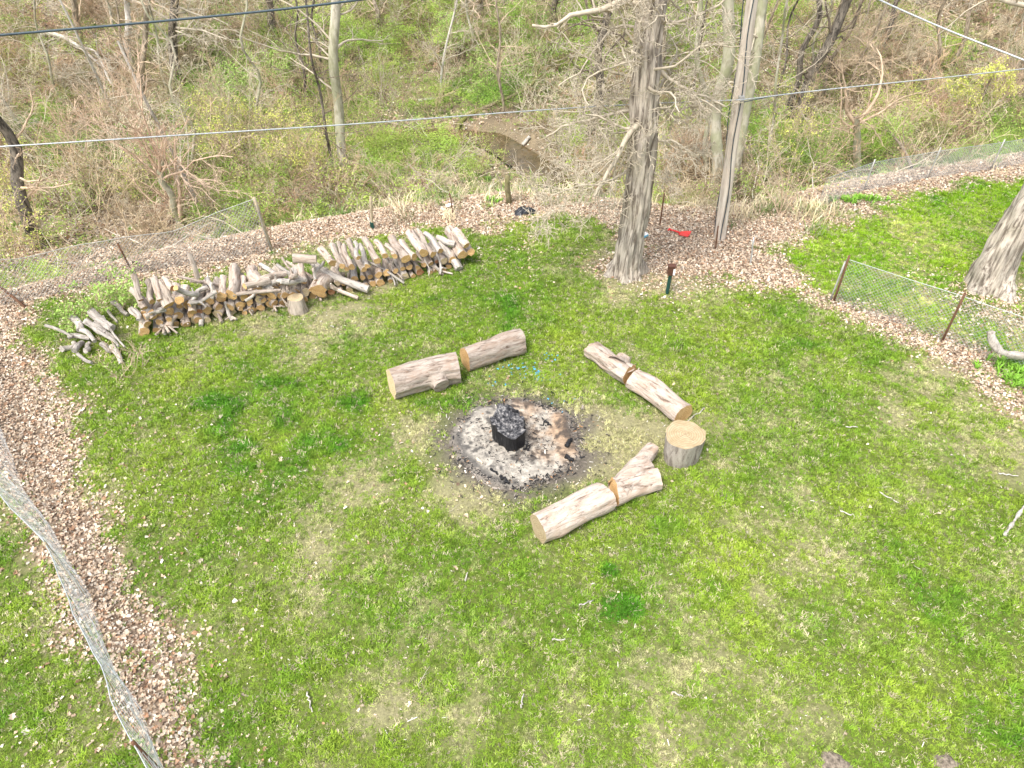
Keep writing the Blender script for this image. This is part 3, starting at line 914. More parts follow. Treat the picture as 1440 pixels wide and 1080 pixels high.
# ------------------------------------------------------------------ trees
def trunk_path(base, top, n, bend, rs):
    t = np.linspace(0, 1, n)[:, None]
    p = np.array(base)[None] * (1 - t) + np.array(top)[None] * t
    b1 = rs.normal(0, bend, 2); b2 = rs.normal(0, bend * .6, 2)
    p[:, :2] += np.sin(t * PI * 2) * b1[None] + np.sin(t * PI * 5) * b2[None]
    return p

def tree(name, base, top, r0, r1, bark, twig, label, seed, limbs=8, t0=.25, llen=2.2, kids=((6, .8, .5), (5, .8, .5), (4, .8, .5)), tort=.2, trop=.02,
         ridge=.06, flare=.5, sides=20, bend=.05, buds=None, cat='tree', group=None, sink=.15, drops=0., extra=None, rmin=.005, lobes=5, lr0=.3, ang0=1.15):
    rs = np.random.RandomState(seed)
    base = np.array(base, float); top = np.array(top, float)
    root = empty(name, base, label, cat, group)
    Lt = np.linalg.norm(top - base)
    n = max(10, int(Lt / .12)) if sides > 24 else max(10, int(Lt / .35))
    path = trunk_path(base - np.array([0, 0, sink]), top, n, bend, rs)
    tt = np.linspace(0, 1, n)
    rad = r0 * (1 - tt) + r1 * tt
    ph = rs.uniform(0, 6, 4)
    NN = Noise(seed + 900)
    def mul(th, ll):
        fl = 1 + flare * np.exp(-ll / (r0 * .85 + .05)) * (1 + .55 * np.cos(lobes * th + ph[0]) + .3 * np.cos(3 * th + ph[1]))
        big = 1 + .07 * np.cos(2 * th + ph[2] + ll * .5) + .06 * (NN.v(th * 1.5 + 50, ll * 2) - .5)
        rd = NN.v(th * sides / 6.3 * .45 + .6 * NN.v(th * 3, ll * 3), ll * 3.2) - .5
        return fl * big * (1 + ridge * 2 * rd)
    mb = MB(); surf(mb, path, rad, sides, mul)
    # cap the top
    mb.build('trunk', M[bark], root, True, None)
    tr = root.children[0]; tr.data.transform(Matrix.Translation(-Vector(tuple(base))))
    if limbs:
        mb = MB()
        pts = path[None]; rd = rad[None]
        P, D, L, Rr = spawn(rs, pts, rd, np.array([llen / .8]), limbs, t0, .98, ang0, .8, lr0)
        D[:, 2] += drops
        if extra is not None:
            for (tb, dx, dy, dz, ln, rr) in extra:
                i = int(tb * (n - 1)); P = np.vstack([P, path[i]]); D = np.vstack([D, [dx, dy, dz]]); L = np.append(L, ln); Rr = np.append(Rr, rr)
        pts, rd = grow(rs, P, D, L, Rr, 9, tort, trop, .3)
        mb.tubes(pts, np.maximum(rd, rmin), 6)
        allp = []
        for (k, an, lr) in kids:
            P, D, L, Rr = spawn(rs, pts, rd, L, k, .12, 1.0, an, lr, .6)
            pts, rd = grow(rs, P, D, L, Rr, 5, tort * 1.15, trop, .4)
            mb.tubes(pts, np.maximum(rd, rmin), 3)
            allp.append(pts.reshape(-1, 3))
        o = mb.build('crown', M[twig], root); o.data.transform(Matrix.Translation(-Vector(tuple(base))))
        if buds:
            mb = MB(); specks(mb, rs, np.concatenate(allp), buds[0], buds[1], .05)
            o = mb.build('buds', M[buds[2]], root, False); o['kind'] = 'stuff'; o.data.transform(Matrix.Translation(-Vector(tuple(base))))
    return root

M['bud_yellow'] = m_plain('yellow_green_buds', (.62, .66, .14), .6, 0, .3, 3)
M['bud_green'] = m_plain('fresh_green_buds', (.36, .54, .12), .6, 0, .3, 3)
M['bud_rust'] = m_plain('rusty_buds', (.48, .27, .14), .7, 0, .3, 3)

def up(b, px, py, extend=1.0):
    """top of a leaning trunk: passes through the pixel at the base's distance, then goes on"""
    q_ = onY(px, py, b[1]); return b + (q_ - b) * extend

def oak_limbs(root, b):
    """the gnarled lower limbs that can be told apart"""
    rs = np.random.RandomState(17)
    for pl, ya, yb_, r0, k1 in (([(906, 166), (893, 178), (878, 205), (852, 246), (836, 276)], 0., -.9, .075, 9),
                       ([(926, 98), (938, 112), (960, 122), (990, 136), (1020, 150)], 0., -.3, .045, 10),
                       ([(908, 166), (882, 152), (846, 168), (806, 172), (768, 192)], 0., .5, .045, 12),
                       ([(893, 232), (868, 250), (838, 262), (800, 262), (770, 282)], 0., -.6, .035, 12),
                       ([(905, 190), (925, 200), (945, 196), (968, 214), (985, 224)], 0., -.2, .032, 8),
                       ([(898, 230), (912, 236), (922, 248), (934, 250), (942, 262)], 0., -.3, .024, 5)):
        P = np.array([onY(px, py, b[1] + ya + (yb_ - ya) * q / 4.) for q, (px, py) in enumerate(pl)])
        t = np.linspace(0, 4, 14); pp = np.stack([np.interp(t, range(5), P[:, c]) for c in range(3)], -1)
        for _ in range(2): pp[1:-1] = (pp[:-2] + 2 * pp[1:-1] + pp[2:]) / 4
        pp[1:-1] += rs.normal(0, .02, (12, 3))
        pts = pp[None]; rad = np.linspace(r0, r0 * .4, 14)[None]; L = np.array([np.linalg.norm(P[-1] - P[0]) * 1.2])
        mb = MB(); mb.tubes(pts, rad, 7)
        for (k, an, lr) in ((k1 + 4, .9, .55), (6, .9, .6), (5, .9, .55)):
            Pn, D, L, Rr = spawn(rs, pts, rad, L, k, .15, 1., an, lr, .5)
            pts, rad = grow(rs, Pn, D, L, Rr, 6, .28, .01, .4)
            mb.tubes(pts, np.maximum(rad, .006), 4)
        o = mb.build('limb', M['twig_grey'], root); o.data.transform(Matrix.Translation(-Vector(tuple(b))))

# big oak in the yard
b = G(880, 384); b[2] = tz(b[0], b[1])
tree('oak_tree', b, up(b, 921, 0, 1.5), .285, .25, 'bark_oak', 'twig_grey', 'big bare oak with ridged grey bark at the back edge of the lawn', 1, limbs=40, t0=.46, llen=2.7, lr0=.13,
     kids=((7, .9, .5), (5, .9, .5), (3, .9, .5)), tort=.30, trop=.0, ridge=.16, flare=.95, sides=64, bend=.04, drops=-.15, rmin=.006, lobes=6,
     extra=[(.67, -1, .0, .15, 2.6, .08)])
oak_limbs(bpy.data.objects['oak_tree'], b)
# neighbour's tree at the right
b = G(1392, 402); b[2] = tz(b[0], b[1])
tree('oak_tree', b, b + np.array([.25, .3, 9.0]), .40, .34, 'bark_oak', 'twig_grey', 'thick tree trunk leaning off the right edge beyond the chain-link fence', 2, limbs=8, t0=.75, llen=3,
     extra=[(.68, -1, .5, -.12, 3.6, .085)], ridge=.16, flare=.6, sides=72, bend=.05, kids=((5, .8, .5), (4, .8, .5)), lobes=5)

specs = [
 # name, base px, top px, extend, r0, r1, bark, twig, label, limbs, kwargs
 ('bare_tree', (493, 252), (462, 0), 1.5, .15, .14, 'bark_pale', 'twig_grey', 'slender pale green-grey tree rising left of centre behind the woodpile', 16, dict(llen=2.6, tort=.16, kids=((5, .7, .5), (4, .7, .5)), ridge=.03)),
 ('bare_tree', (1003, 268), (1027, 0), 1.5, .19, .14, 'bark_pale', 'twig_grey', 'straight grey tree directly left of the utility pole', 8, dict(llen=2., ridge=.03, kids=((5, .8, .5), (4, .8, .5)))),
 ('bare_tree', (1024, 262), (1078, 0), 1.5, .17, .14, 'bark_pale', 'twig_grey', 'grey tree half hidden behind the utility pole, leaning right', 8, dict(llen=2., ridge=.03, kids=((5, .8, .5), (4, .8, .5)))),
 ('bare_tree', (1000, 245), (982, 30), 1.6, .09, .06, 'bark_pale', 'twig_grey', 'thin grey tree standing left of the tree beside the pole', 8, dict(llen=1.6, ridge=.03)),
 ('bare_tree', (1122, 170), (1188, 0), 1.4, .20, .14, 'bark_dark', 'twig_dark', 'dark wet tree leaning right in the woods right of the utility pole', 12, dict(llen=2.6, kids=((5, .8, .5), (4, .8, .5)))),
 ('bare_tree', (1115, 168), (1142, 20), 1.4, .13, .08, 'bark_dark', 'twig_dark', 'thinner dark upright tree just left of the leaning dark tree', 10, dict(llen=2.0)),
 ('bare_tree', (1150, 150), (1210, 0), 1.5, .08, .05, 'bark_brown', 'twig_tan', 'thin brown tree just right of the leaning dark tree', 10, dict(llen=2.0)),
 ('bare_tree', (833, 205), (853, 0), 1.4, .17, .11, 'bark_dark', 'twig_dark', 'dark tree seen just left of the big oak beyond the creek', 12, dict(llen=2.4, tort=.25)),
 ('bare_tree', (68, 348), (0, 195), 1.3, .17, .12, 'bark_dark', 'twig_tan', 'dark tree leaning left out of the frame at the left edge', 10, dict(llen=2.0, bend=.12)),
 ('bare_tree', (252, 118), (241, 0), 1.6, .20, .14, 'bark_dark', 'twig_grey', 'dark grey tree on the hillside at upper left', 10, dict(llen=2.6)),
 ('bare_tree', (187, 98), (174, 0), 1.3, .13, .09, 'bark_white', 'twig_grey', 'bleached white dead tree at upper left', 6, dict(llen=1.2, kids=((3, .8, .5),))),
 ('bare_tree', (388, 62), (378, 0), 1.7, .18, .13, 'bark_dark', 'twig_grey', 'dark tree on the hillside between the white dead tree and the slender pale tree', 8, dict(llen=2.4)),
 ('bare_tree', (198, 150), (205, 0), 1.3, .12, .08, 'bark_brown', 'twig_tan', 'brown crooked tree beside the white dead tree', 10, dict(llen=2.2, bend=.25, tort=.3)),
 ('bare_tree', (790, 42), (783, 0), 2.2, .14, .09, 'bark_dark', 'twig_dark', 'small dark tree at the top edge right of centre', 9, dict(llen=2.4)),
 ('bare_tree', (530, 42), (526, 0), 2.2, .10, .07, 'bark_brown', 'twig_tan', 'thin brown tree at the top edge right of the slender pale tree', 9, dict(llen=2.2)),
 ('bare_tree', (678, 30), (676, 0), 2.4, .17, .12, 'bark_brown', 'twig_tan', 'brown tree at the top edge near the centre', 9, dict(llen=2.4)),
 ('bare_tree', (1330, 100), (1372, 0), 1.6, .09, .05, 'bark_brown', 'twig_tan', 'thin brown tree leaning right at upper right', 10, dict(llen=2.0)),
 ('bare_tree', (1302, 130), (1330, 0), 1.6, .07, .05, 'bark_brown', 'twig_tan', 'very thin tree left of the other thin tree at upper right', 10, dict(llen=2.0)),
 ('bare_tree', (600, 20), (594, -30), 2.0, .12, .09, 'bark_dark', 'twig_grey', 'dark tree cut by the top edge above the creek bend', 8, dict(llen=2.0)),
 ('bare_tree', (110, 60), (100, -10), 1.8, .13, .09, 'bark_brown', 'twig_tan', 'brown tree in the upper left corner of the woods', 10, dict(llen=2.4)),
 ('bare_tree', (925, 120), (935, 0), 1.6, .12, .09, 'bark_brown', 'twig_grey', 'brown tree hidden partly behind the big oak', 10, dict(llen=2.2)),
 ('bare_tree', (1240, 70), (1262, 0), 1.8, .10, .07, 'bark_dark', 'twig_dark', 'small dark tree at the top edge above the forked tree', 10, dict(llen=2.2)),
 ('bare_tree', (1420, 120), (1470, 0), 1.5, .10, .07, 'bark_brown', 'twig_tan', 'brown tree at the upper right corner of the frame', 8, dict(llen=2.0)),
]
for i, (nm, bp, tp, ext, r0, r1, bk, tw, lab, limbs, kw) in enumerate(specs):
    b = T(*bp)
    kw = dict(kw); kw.setdefault('kids', ((5, .75, .5), (4, .8, .5)))
    kw.setdefault('bend', .11); tree(nm, b, up(b, tp[0], tp[1], ext), r0, r1, bk, tw, lab, 50 + i, limbs=limbs, t0=.25, flare=.3, sides=14, **kw)

# forked small tree right, willow, multi-stem shrub tree
b = T(1207, 248)
tree('forked_tree', b, up(b, 1204, 165), .13, .10, 'bark_pale', 'twig_tan', 'small pale forked tree with wide crooked limbs behind the far right fence', 91, limbs=5, t0=.7, llen=2.0,
     kids=((7, .8, .55), (5, .8, .5), (3, .8, .5)), tort=.22, trop=.0, flare=.2, sides=14,
     extra=[(.95, -.8, 0, .9, 2.4, .07), (.97, .7, .2, .7, 2.6, .07), (.9, 1.0, -.3, .3, 2.2, .05), (.85, -.9, -.2, .3, 2.0, .045)])
b = T(1362, 175)
tree('willow_sapling', b, b + np.array([.2, 0, 2.2]), .05, .03, 'bark_brown', 'twig_tan', 'yellow-green budding sapling at right above the far fence', 92, limbs=16, t0=.3, llen=1.3,
     kids=((6, .7, .6), (4, .7, .5)), tort=.15, trop=-.12, flare=.1, sides=8, buds=(2600, .035, 'bud_yellow'))
b = T(248, 322)
r_ = tree('multi_stem_tree', b, up(b, 226, 215), .10, .08, 'bark_pale', 'twig_pink', 'many-stemmed shrubby tree with rust-pink twigs behind the left fence', 93, limbs=12, t0=.62, llen=3.4, lr0=.45, ang0=.7,
     kids=((6, .6, .6), (5, .6, .6), (2, .7, .5)), tort=.14, trop=.03, flare=.2, sides=12,
     extra=[(.12, .22, .1, 1, 2.6, .075), (.12, -.25, .2, 1, 2.4, .055)], rmin=.0055)

# thin saplings nothing tells apart
protos = []
rs = np.random.RandomState(61)
tried = 0
spots = []
while len(spots) < 34 and tried < 4000:
    tried += 1
    x_, y_ = rs.uniform(-26, 28), rs.uniform(20, 40)
    sb = y_ - np.interp(x_, YB[:, 0], YB[:, 1])
    z_ = tz(x_, y_)
    if sb < 3 or not inview(np.array([x_]), np.array([y_]), np.array([z_]), 1.0)[0]: continue
    if pdist(np.array([x_]), np.array([y_]), CREEK)[0] < 1.5: continue
    if any(math.hypot(x_ - p_[0], y_ - p_[1]) < 1.8 for p_ in spots): continue
    spots.append((x_, y_, z_))
for i, sp in enumerate(spots):
    if i < 4:
        r_ = tree('sapling', sp, np.array(sp) + np.array([rs.normal(0, .5), rs.normal(0, .4), rs.uniform(4.5, 6)]), .055, .03, ('bark_brown', 'bark_pale', 'bark_dark', 'bark_white')[i], ('twig_tan', 'twig_grey', 'twig_dark', 'twig_grey')[i],
                  'slim leafless sapling', 950 + i, limbs=16, t0=.15, llen=1.8, lr0=.4, kids=((5, .7, .5), (4, .8, .5)), tort=.16, flare=.1, sides=8, bend=.22, group='slim saplings in the woods')
        protos.append(r_)
    else:
        src_ = protos[i % 4]
        r_ = src_.copy(); COL.objects.link(r_); r_.location = sp; r_.rotation_euler = (0, 0, rs.uniform(0, 6.28)); r_.scale = (1, 1, 1)
        for ch in src_.children:
            c_ = ch.copy(); COL.objects.link(c_); c_.parent = r_

for k_ in range(4):
    fam = [o for o in bpy.data.objects if o.get('group') == 'slim saplings in the woods' and o.parent is None and (spots.index(min(spots, key=lambda p_: math.hypot(p_[0] - o.location.x, p_[1] - o.location.y))) % 4 == k_)]
    fam.sort(key=lambda o: o.location.x / o.location.y)
    for j_, o in enumerate(fam):
        cw = ('brown', 'pale greyish', 'dark', 'whitish')[k_]
        o['label'] = 'slim %s sapling in the brush, %s %s one from the left' % (cw, ('first', 'second', 'third', 'fourth', 'fifth', 'sixth', 'seventh', 'eighth', 'ninth', 'tenth')[j_], cw)
# individual shrubs, alike but for place
def shrub(px, py, label, seed, hgt=1.6, twig='twig_tan', buds=None, stems=9, spread=.55, r0=.018, kids=((5, .6, .6), (4, .7, .55)), cat='shrub', name='shrub', z=None):
    b = T(px, py); rs_ = np.random.RandomState(seed)
    root = empty(name, b, label, cat, 'shrubs in the woods')
    mb = MB(); tips = bush(mb, rs_, stems, hgt, r0, kids, .2, .04, spread, br=.12, rmin=.0045)
    mb.build('stems', M[twig], root)
    if buds:
        mb = MB(); specks(mb, rs_, tips, buds[0], buds[1], .06); mb.build('buds', M[buds[2]], root, False)['kind'] = 'stuff'
    return root
SH = [
 (330, 250, 'large olive-budded shrub right of the many-stemmed tree', 2.4, 'twig_tan', (3000, .024, 'bud_yellow')),
 (400, 235, 'large budding shrub right of the first olive shrub, left of the slender pale tree', 2.4, 'twig_tan', (3000, .024, 'bud_yellow')),
 (445, 262, 'budding shrub at the foot of the slender pale tree on its left', 1.8, 'twig_tan', (2200, .024, 'bud_yellow')),
 (350, 160, 'bright green budding shrub on the slope at left', 2.0, 'twig_tan', (2600, .03, 'bud_green')),
 (395, 145, 'bright green shrub just above the olive shrubs', 1.9, 'twig_tan', (2400, .03, 'bud_green')),
 (640, 90, 'green budding shrub on the far bank near the top centre', 2.0, 'twig_tan', (2400, .03, 'bud_green')),
 (700, 140, 'green shrub on the far bank above the creek bend', 1.8, 'twig_tan', (2200, .03, 'bud_green')),
 (540, 150, 'leafless shrub right of the slender pale tree', 2.0, 'twig_grey', None),
 (120, 250, 'leafless pinkish shrub left of the many-stemmed tree', 2.2, 'twig_pink', None),
 (170, 200, 'leafless pinkish shrub up the slope above the many-stemmed tree', 2.2, 'twig_pink', None),
 (300, 300, 'tangled leafless shrub leaning over the sagging fence', 1.6, 'twig_tan', None),
 (360, 300, 'leafless tangle behind the tall end of the sagging fence', 1.6, 'twig_tan', (500, .022, 'bud_yellow')),
 (40, 300, 'green budding shrub at the left edge behind the fence', 2.0, 'twig_tan', (2000, .026, 'bud_yellow')),
 (20, 380, 'budding shrub low at the left edge by the fence corner', 1.5, 'twig_tan', (1400, .026, 'bud_yellow')),
 (800, 230, 'grey leafless shrub on the creek bank left of the big oak', 1.8, 'twig_grey', None),
 (850, 270, 'grey leafless tangle low behind the big oak', 1.6, 'twig_grey', None),
 (960, 230, 'leafless shrub between the big oak and the pole', 1.8, 'twig_grey', None),
 (1092, 300, 'upright brown shrub right of the utility pole', 2.2, 'twig_tan', (500, .024, 'bud_yellow')),
 (1090, 230, 'olive budding shrub behind the upright brown shrub', 2.2, 'twig_tan', (2000, .024, 'bud_yellow')),
 (1150, 240, 'leafless shrub left of the forked tree', 1.8, 'twig_tan', None),
 (1260, 200, 'pinkish leafless shrub right of the forked tree', 2.2, 'twig_pink', None),
 (1240, 225, 'dense green-budded shrub behind the far right fence', 1.6, 'twig_tan', (2000, .024, 'bud_green')),
 (1400, 150, 'pinkish leafless shrub at the right edge', 2.2, 'twig_pink', None),
 (1200, 100, 'leafless shrub above the forked tree', 2.2, 'twig_pink', None),
 (480, 290, 'leafless brown shrub behind the woodpile at the foot of the pale tree', 1.2, 'twig_tan', (300, .022, 'bud_yellow')),
 (190, 290, 'low budding shrub left of the many-stemmed tree by the fence', 1.3, 'twig_tan', (700, .024, 'bud_yellow')),
]
for i, (px, py, lab, h_, tw, bd) in enumerate(SH):
    shrub(px, py, lab, 700 + i, h_, tw, bd)
# small bushes on lawn at left
b = G(178, 530)
shrub(178, 528, 'low bare twiggy bush on the lawn below the small brush heap', 760, .7, 'twig_tan', (160, .02, 'bud_green'), 7, .7, .008)
shrub(168, 440, 'green-leaved sapling clump between the small heap and the woodpile', 761, .9, 'twig_tan', (1300, .03, 'bud_green'), 8, .6, .008)
shrub(118, 462, 'green weedy sprouts growing behind the small brush heap', 762, .7, 'twig_tan', (900, .03, 'bud_green'), 7, .6, .006)

# fallen branches in the woods
def fallen(name, p0, p1, r0, r1, bark, label, seed, bend=.12, kids=4, z0=.1, z1=.1, arch=0.):
    rs_ = np.random.RandomState(seed)
    a_ = T(*p0); b_ = T(*p1); a_[2] += z0; b_[2] += z1
    t = np.linspace(0, 1, 14)[:, None]
    path = a_[None] * (1 - t) + b_[None] * t
    path[:, 2] += (np.sin(t[:, 0] * PI)) * arch
    path[:, :2] += np.sin(t * PI * 2.5) * rs_.normal(0, bend, 2)[None]
    g = terrain(path[:, 0], path[:, 1]) + .02; path[:, 2] = np.maximum(path[:, 2], g)
    rad = np.linspace(r0, r1, 14)
    mb = MB(); NN = Noise(seed)
    surf(mb, path, rad, 12, lambda th, ll: 1 + .3 * (NN.v(th * 1.2, ll * 3) - .5))
    if kids:
        P, D, L, Rr = spawn(rs_, path[None], rad[None], np.array([np.linalg.norm(b_ - a_)]), kids, .3, 1, .7, .35, .5)
        D[:, 2] = np.abs(D[:, 2]) * .6
        pts, rd = grow(rs_, P, D, L, Rr, 6, .2, 0); mb.tubes(pts, rd, 4)
        P, D, L, Rr = spawn(rs_, pts, rd, L, 4, .2, 1, .7, .5, .6)
        pts, rd = grow(rs_, P, D, L, Rr, 4, .25, 0); mb.tubes(pts, rd, 3)
    o = mb.build(name, M[bark], None, True, a_)
    tag(o, label, 'branch')
fallen('fallen_branch', (643, 198), (778, 118), .09, .035, 'bark_moss', 'long mossy branch lying up from the creek toward the top right', 801, .3, 7, .1, 1.2)
fallen('fallen_log', (415, 296), (484, 266), .16, .13, 'bark_moss', 'short mossy fallen trunk behind the middle of the woodpile', 802, .02, 0, .12, .2)
fallen('fallen_branch', (565, 192), (672, 193), .05, .04, 'bark_white', 'straight pale branch lying along the creek edge', 803, .03, 1)
fallen('fallen_branch', (588, 146), (612, 143), .07, .06, 'bark_white', 'short bleached log on the far bank', 804, .01, 0)
fallen('fallen_branch', (735, 208), (745, 198), .08, .06, 'bark_white', 'pale snag at the creek bend', 805, .02, 2)
fallen('fallen_branch', (60, 232), (150, 240), .05, .03, 'bark_white', 'pale branch lying on the slope at far left', 806, .12, 4)
fallen('fallen_branch', (60, 55), (150, 110), .09, .05, 'bark_white', 'bleached crooked branch on the hillside in the upper left', 807, .3, 5, .1, .4, .5)
fallen('fallen_branch', (110, 70), (165, 130), .07, .04, 'bark_white', 'second bleached branch lying beside the crooked one in the upper left', 808, .3, 4, .1, .4, .5)
fallen('fallen_branch', (200, 140), (240, 140), .05, .03, 'bark_brown', 'arched brown branch above the many-stemmed tree', 809, .1, 3, .1, .2, .6)
fallen('fallen_branch', (1280, 240), (1235, 190), .05, .03, 'bark_brown', 'brown branch lying behind the far right fence', 810, .1, 4, .1, .3, .2)

# tufts of fresh day-lily leaves
def clump(px, py, rx, ry, n, label, h=1.0):
    c0 = G(px, py); rs_ = np.random.RandomState(int(px)); mb = MB()
    for i in range(n):
        bx, by = rs_.normal(0, rx), rs_.normal(0, ry)
        for k in range(7):
            az = rs_.uniform(0, 2 * PI); L = .26 * h * rs_.uniform(.6, 1.2); tl = rs_.uniform(.2, 1.0)
            d = np.array([math.cos(az) * math.sin(tl), math.sin(az) * math.sin(tl), math.cos(tl)])
            e = np.array([math.cos(az), math.sin(az), -.3])
            p0 = np.array([bx, by, 0]); p1 = p0 + d * L * .5; p2 = p1 + (d * .5 + e * .4) * L * .5
            sd = np.array([-math.sin(az), math.cos(az), 0]) * .012
            mb.add([p0 - sd, p0 + sd, p1 + sd, p1 - sd, p2], [(0, 1, 2, 3)], [(3, 2, 4)])
    o = mb.build('leafy_clump', M['lily'], None, False); o.location = (c0[0], c0[1], tz(c0[0], c0[1]))
    tag(o, label, 'plant', 'clumps of fresh green leaves')
M['lily'] = m_plain('fresh_lily_leaves', (.20, .40, .04), .5, 0, .3, 12)
clump(1420, 518, .28, .16, 60, 'bright green leafy clump at the right edge below the grey driftwood')
clump(1434, 540, .16, .12, 24, 'smaller leafy clump just below the bright one at the right edge', .8)
clump(1203, 283, .40, .12, 44, 'row of fresh green leaves among dry leaves left of the right lawn')
clump(1155, 296, .15, .08, 14, 'small green leaf clump left of the row of fresh leaves', .8)
clump(694, 283, .15, .1, 10, 'green tuft at the foot of the mossy post', .8)

# ------------------------------------------------------------------ logs
def frame_to(a_, b_):
    z = Vector(tuple(b_ - a_)).normalized()
    return z.to_track_quat('Z', 'Y')

def log(name, A, B, ra, rb, mat, label, cat, seed, cutA='cut_orange', cutB=None, sides=18, segs=12, bend=.02, rough=.12, stubs=(), group=None, cutB_tilt=0., nparts=True, broken=0.):
    """log from A to B with bark surface and cut faces; local z runs A->B"""
    A = np.array(A, float); B = np.array(B, float)
    Lg = float(np.linalg.norm(B - A)); rs_ = np.random.RandomState(seed); NN = Noise(seed + 3000)
    root = empty(name, A, label, cat, group)
    root.rotation_mode = 'QUATERNION'; root.rotation_quaternion = frame_to(A, B)
    t = np.linspace(0, 1, segs)
    path = np.stack([np.sin(t * PI) * rs_.normal(0, bend) + np.sin(t * 2 * PI) * rs_.normal(0, bend * .5), np.sin(t * PI) * rs_.normal(0, bend), t * Lg], -1)
    rad = ra * (1 - t) + rb * t
    ph = rs_.uniform(0, 6, 3)
    def mul(th, ll):
        return (1 + .07 * np.cos(2 * th + ph[0] + ll * .8) + .05 * np.cos(3 * th + ph[1]) + rough * (NN.v((th % (2 * PI)) * 1.6 * 1.0 + 3, ll * 3.5) - .5)
                + rough * .8 * (NN.v(th * 5, ll * 2.2) - .5) * np.minimum(1, np.minimum(th, 2 * PI - th) * 2))
    mb = MB(); ring = surf(mb, path, rad, sides, mul)
    if broken:
        V = mb.v[0].reshape(segs, sides, 3); V[-1, :, 2] += rs_.uniform(-broken, broken, sides); mb.v[0] = V.reshape(-1, 3); ring = V
    for (tt, az, ln, r_s, tilt) in stubs:
        c0 = path[int(tt * (segs - 1))]; rr = rad[int(tt * (segs - 1))]
        if isinstance(az, tuple):
            d = np.array(root.rotation_quaternion.inverted() @ Vector(az).normalized())
        else:
            d = np.array([math.cos(az) * math.cos(tilt), math.sin(az) * math.cos(tilt), math.sin(tilt)])
        e = np.linspace(0, 1, 6)[:, None]
        pp = c0[None] + d[None] * (rr * .3 + e * ln)
        rr2 = r_s * (1.9 - .9 * np.minimum(1, e[:, 0] * 1.3) ** .8)
        surf(mb, pp, rr2, 12, lambda th, ll: 1 + .15 * (NN.v(th * 2, ll * 6) - .5))
        off = mb.n
        # cap of the stub
        ringv = mb.v[-1].reshape(6, 12, 3)[-1]
        mb.add(np.vstack([ringv.mean(0) + d * .01, ringv]), None, [(0, 1 + j, 1 + (j + 1) % 12) for j in range(12)])
    mb.build('bark', M[mat], root)
    for which, cm, fl in ((0, cutA, True), (-1, cutB, False)):
        rg = ring[which]; ctr = rg.mean(0)
        m2 = MB(); mid = ctr[None] * .5 + rg * .5; mid[:, 2] += rs_.uniform(-.0015, .0015, len(mid))
        k = len(rg)
        V = np.vstack([ctr, mid, rg])
        f3 = [(0, 1 + j, 1 + (j + 1) % k) for j in range(k)]
        f4 = [(1 + j, 1 + k + j, 1 + k + (j + 1) % k, 1 + (j + 1) % k) for j in range(k)]
        if fl:
            f3 = [f[::-1] for f in f3]; f4 = [f[::-1] for f in f4]
        m2.add(V, f4, f3)
        m2.build('cut_end', M[cm or mat], root, False)
    return root

def ground_pt(px, py, h):
    g = G(px, py, h); g[2] = tz(g[0], g[1]) + h; return g

SEAT = 'logs laid round the fire pit as seats'
r1 = .275
log('seat_log', ground_pt(550, 540, r1), ground_pt(645, 518, r1), .29, .265, 'log', 'thick pale log with a knotty side stub, left of the pair above the fire pit', 'log', 11, 'cut_pale', 'cut_orange', 44, 34, .03, .24,
    stubs=((.66, (.6, -1, -.35), .26, .17, 0), (.80, (-.3, .6, .8), .03, .10, 0)), group=SEAT)
log('seat_log', ground_pt(654, 505, .25), ground_pt(733, 478, .25), .25, .25, 'log', 'smooth pale log, right of the pair above the fire pit', 'log', 12, 'cut_orange', 'cut_pale', 44, 30, .018, .16, group=SEAT)
log('seat_log', ground_pt(831, 490, .17), ground_pt(886, 528, .21), .165, .22, 'log', 'short knobbly log with a burl, upper one of the pair right of the fire pit', 'log', 13, 'log', 'cut_orange', 40, 30, .035, .34,
    stubs=((.74, (.5, .7, .35), .22, .15, 0), (.9, (-.2, .3, .9), .03, .1, 0)), group=SEAT)
log('seat_log', ground_pt(891, 533, .21), ground_pt(962, 582, .20), .22, .21, 'log', 'pale flat-topped log with a splintered end, beside the round sitting stump', 'log', 14, 'cut_orange', 'cut_orange', 40, 30, .02, .26, group=SEAT)
log('seat_log', ground_pt(757, 745, .22), ground_pt(853, 697, .2), .235, .225, 'log', 'long pale log nearest the camera, below the fire pit', 'log', 15, 'cut_pale', 'cut_orange', 44, 34, .025, .24,
    stubs=((.86, (.4, -1, -.15), .08, .11, 0),), group=SEAT)
log('seat_log', ground_pt(863, 690, .2), ground_pt(926, 672, .18), .215, .165, 'log', 'forked pale log reaching up toward the round stump', 'log', 16, 'cut_orange', 'cut_orange', 40, 30, .02, .26,
    stubs=(), group=SEAT)
m_even = M['log'].copy(); m_even.name = 'peeled_log_even'
for n_e in m_even.node_tree.nodes:
    if n_e.type == 'MAP_RANGE': n_e.inputs['To Min'].default_value = .98; n_e.inputs['To Max'].default_value = 1.0
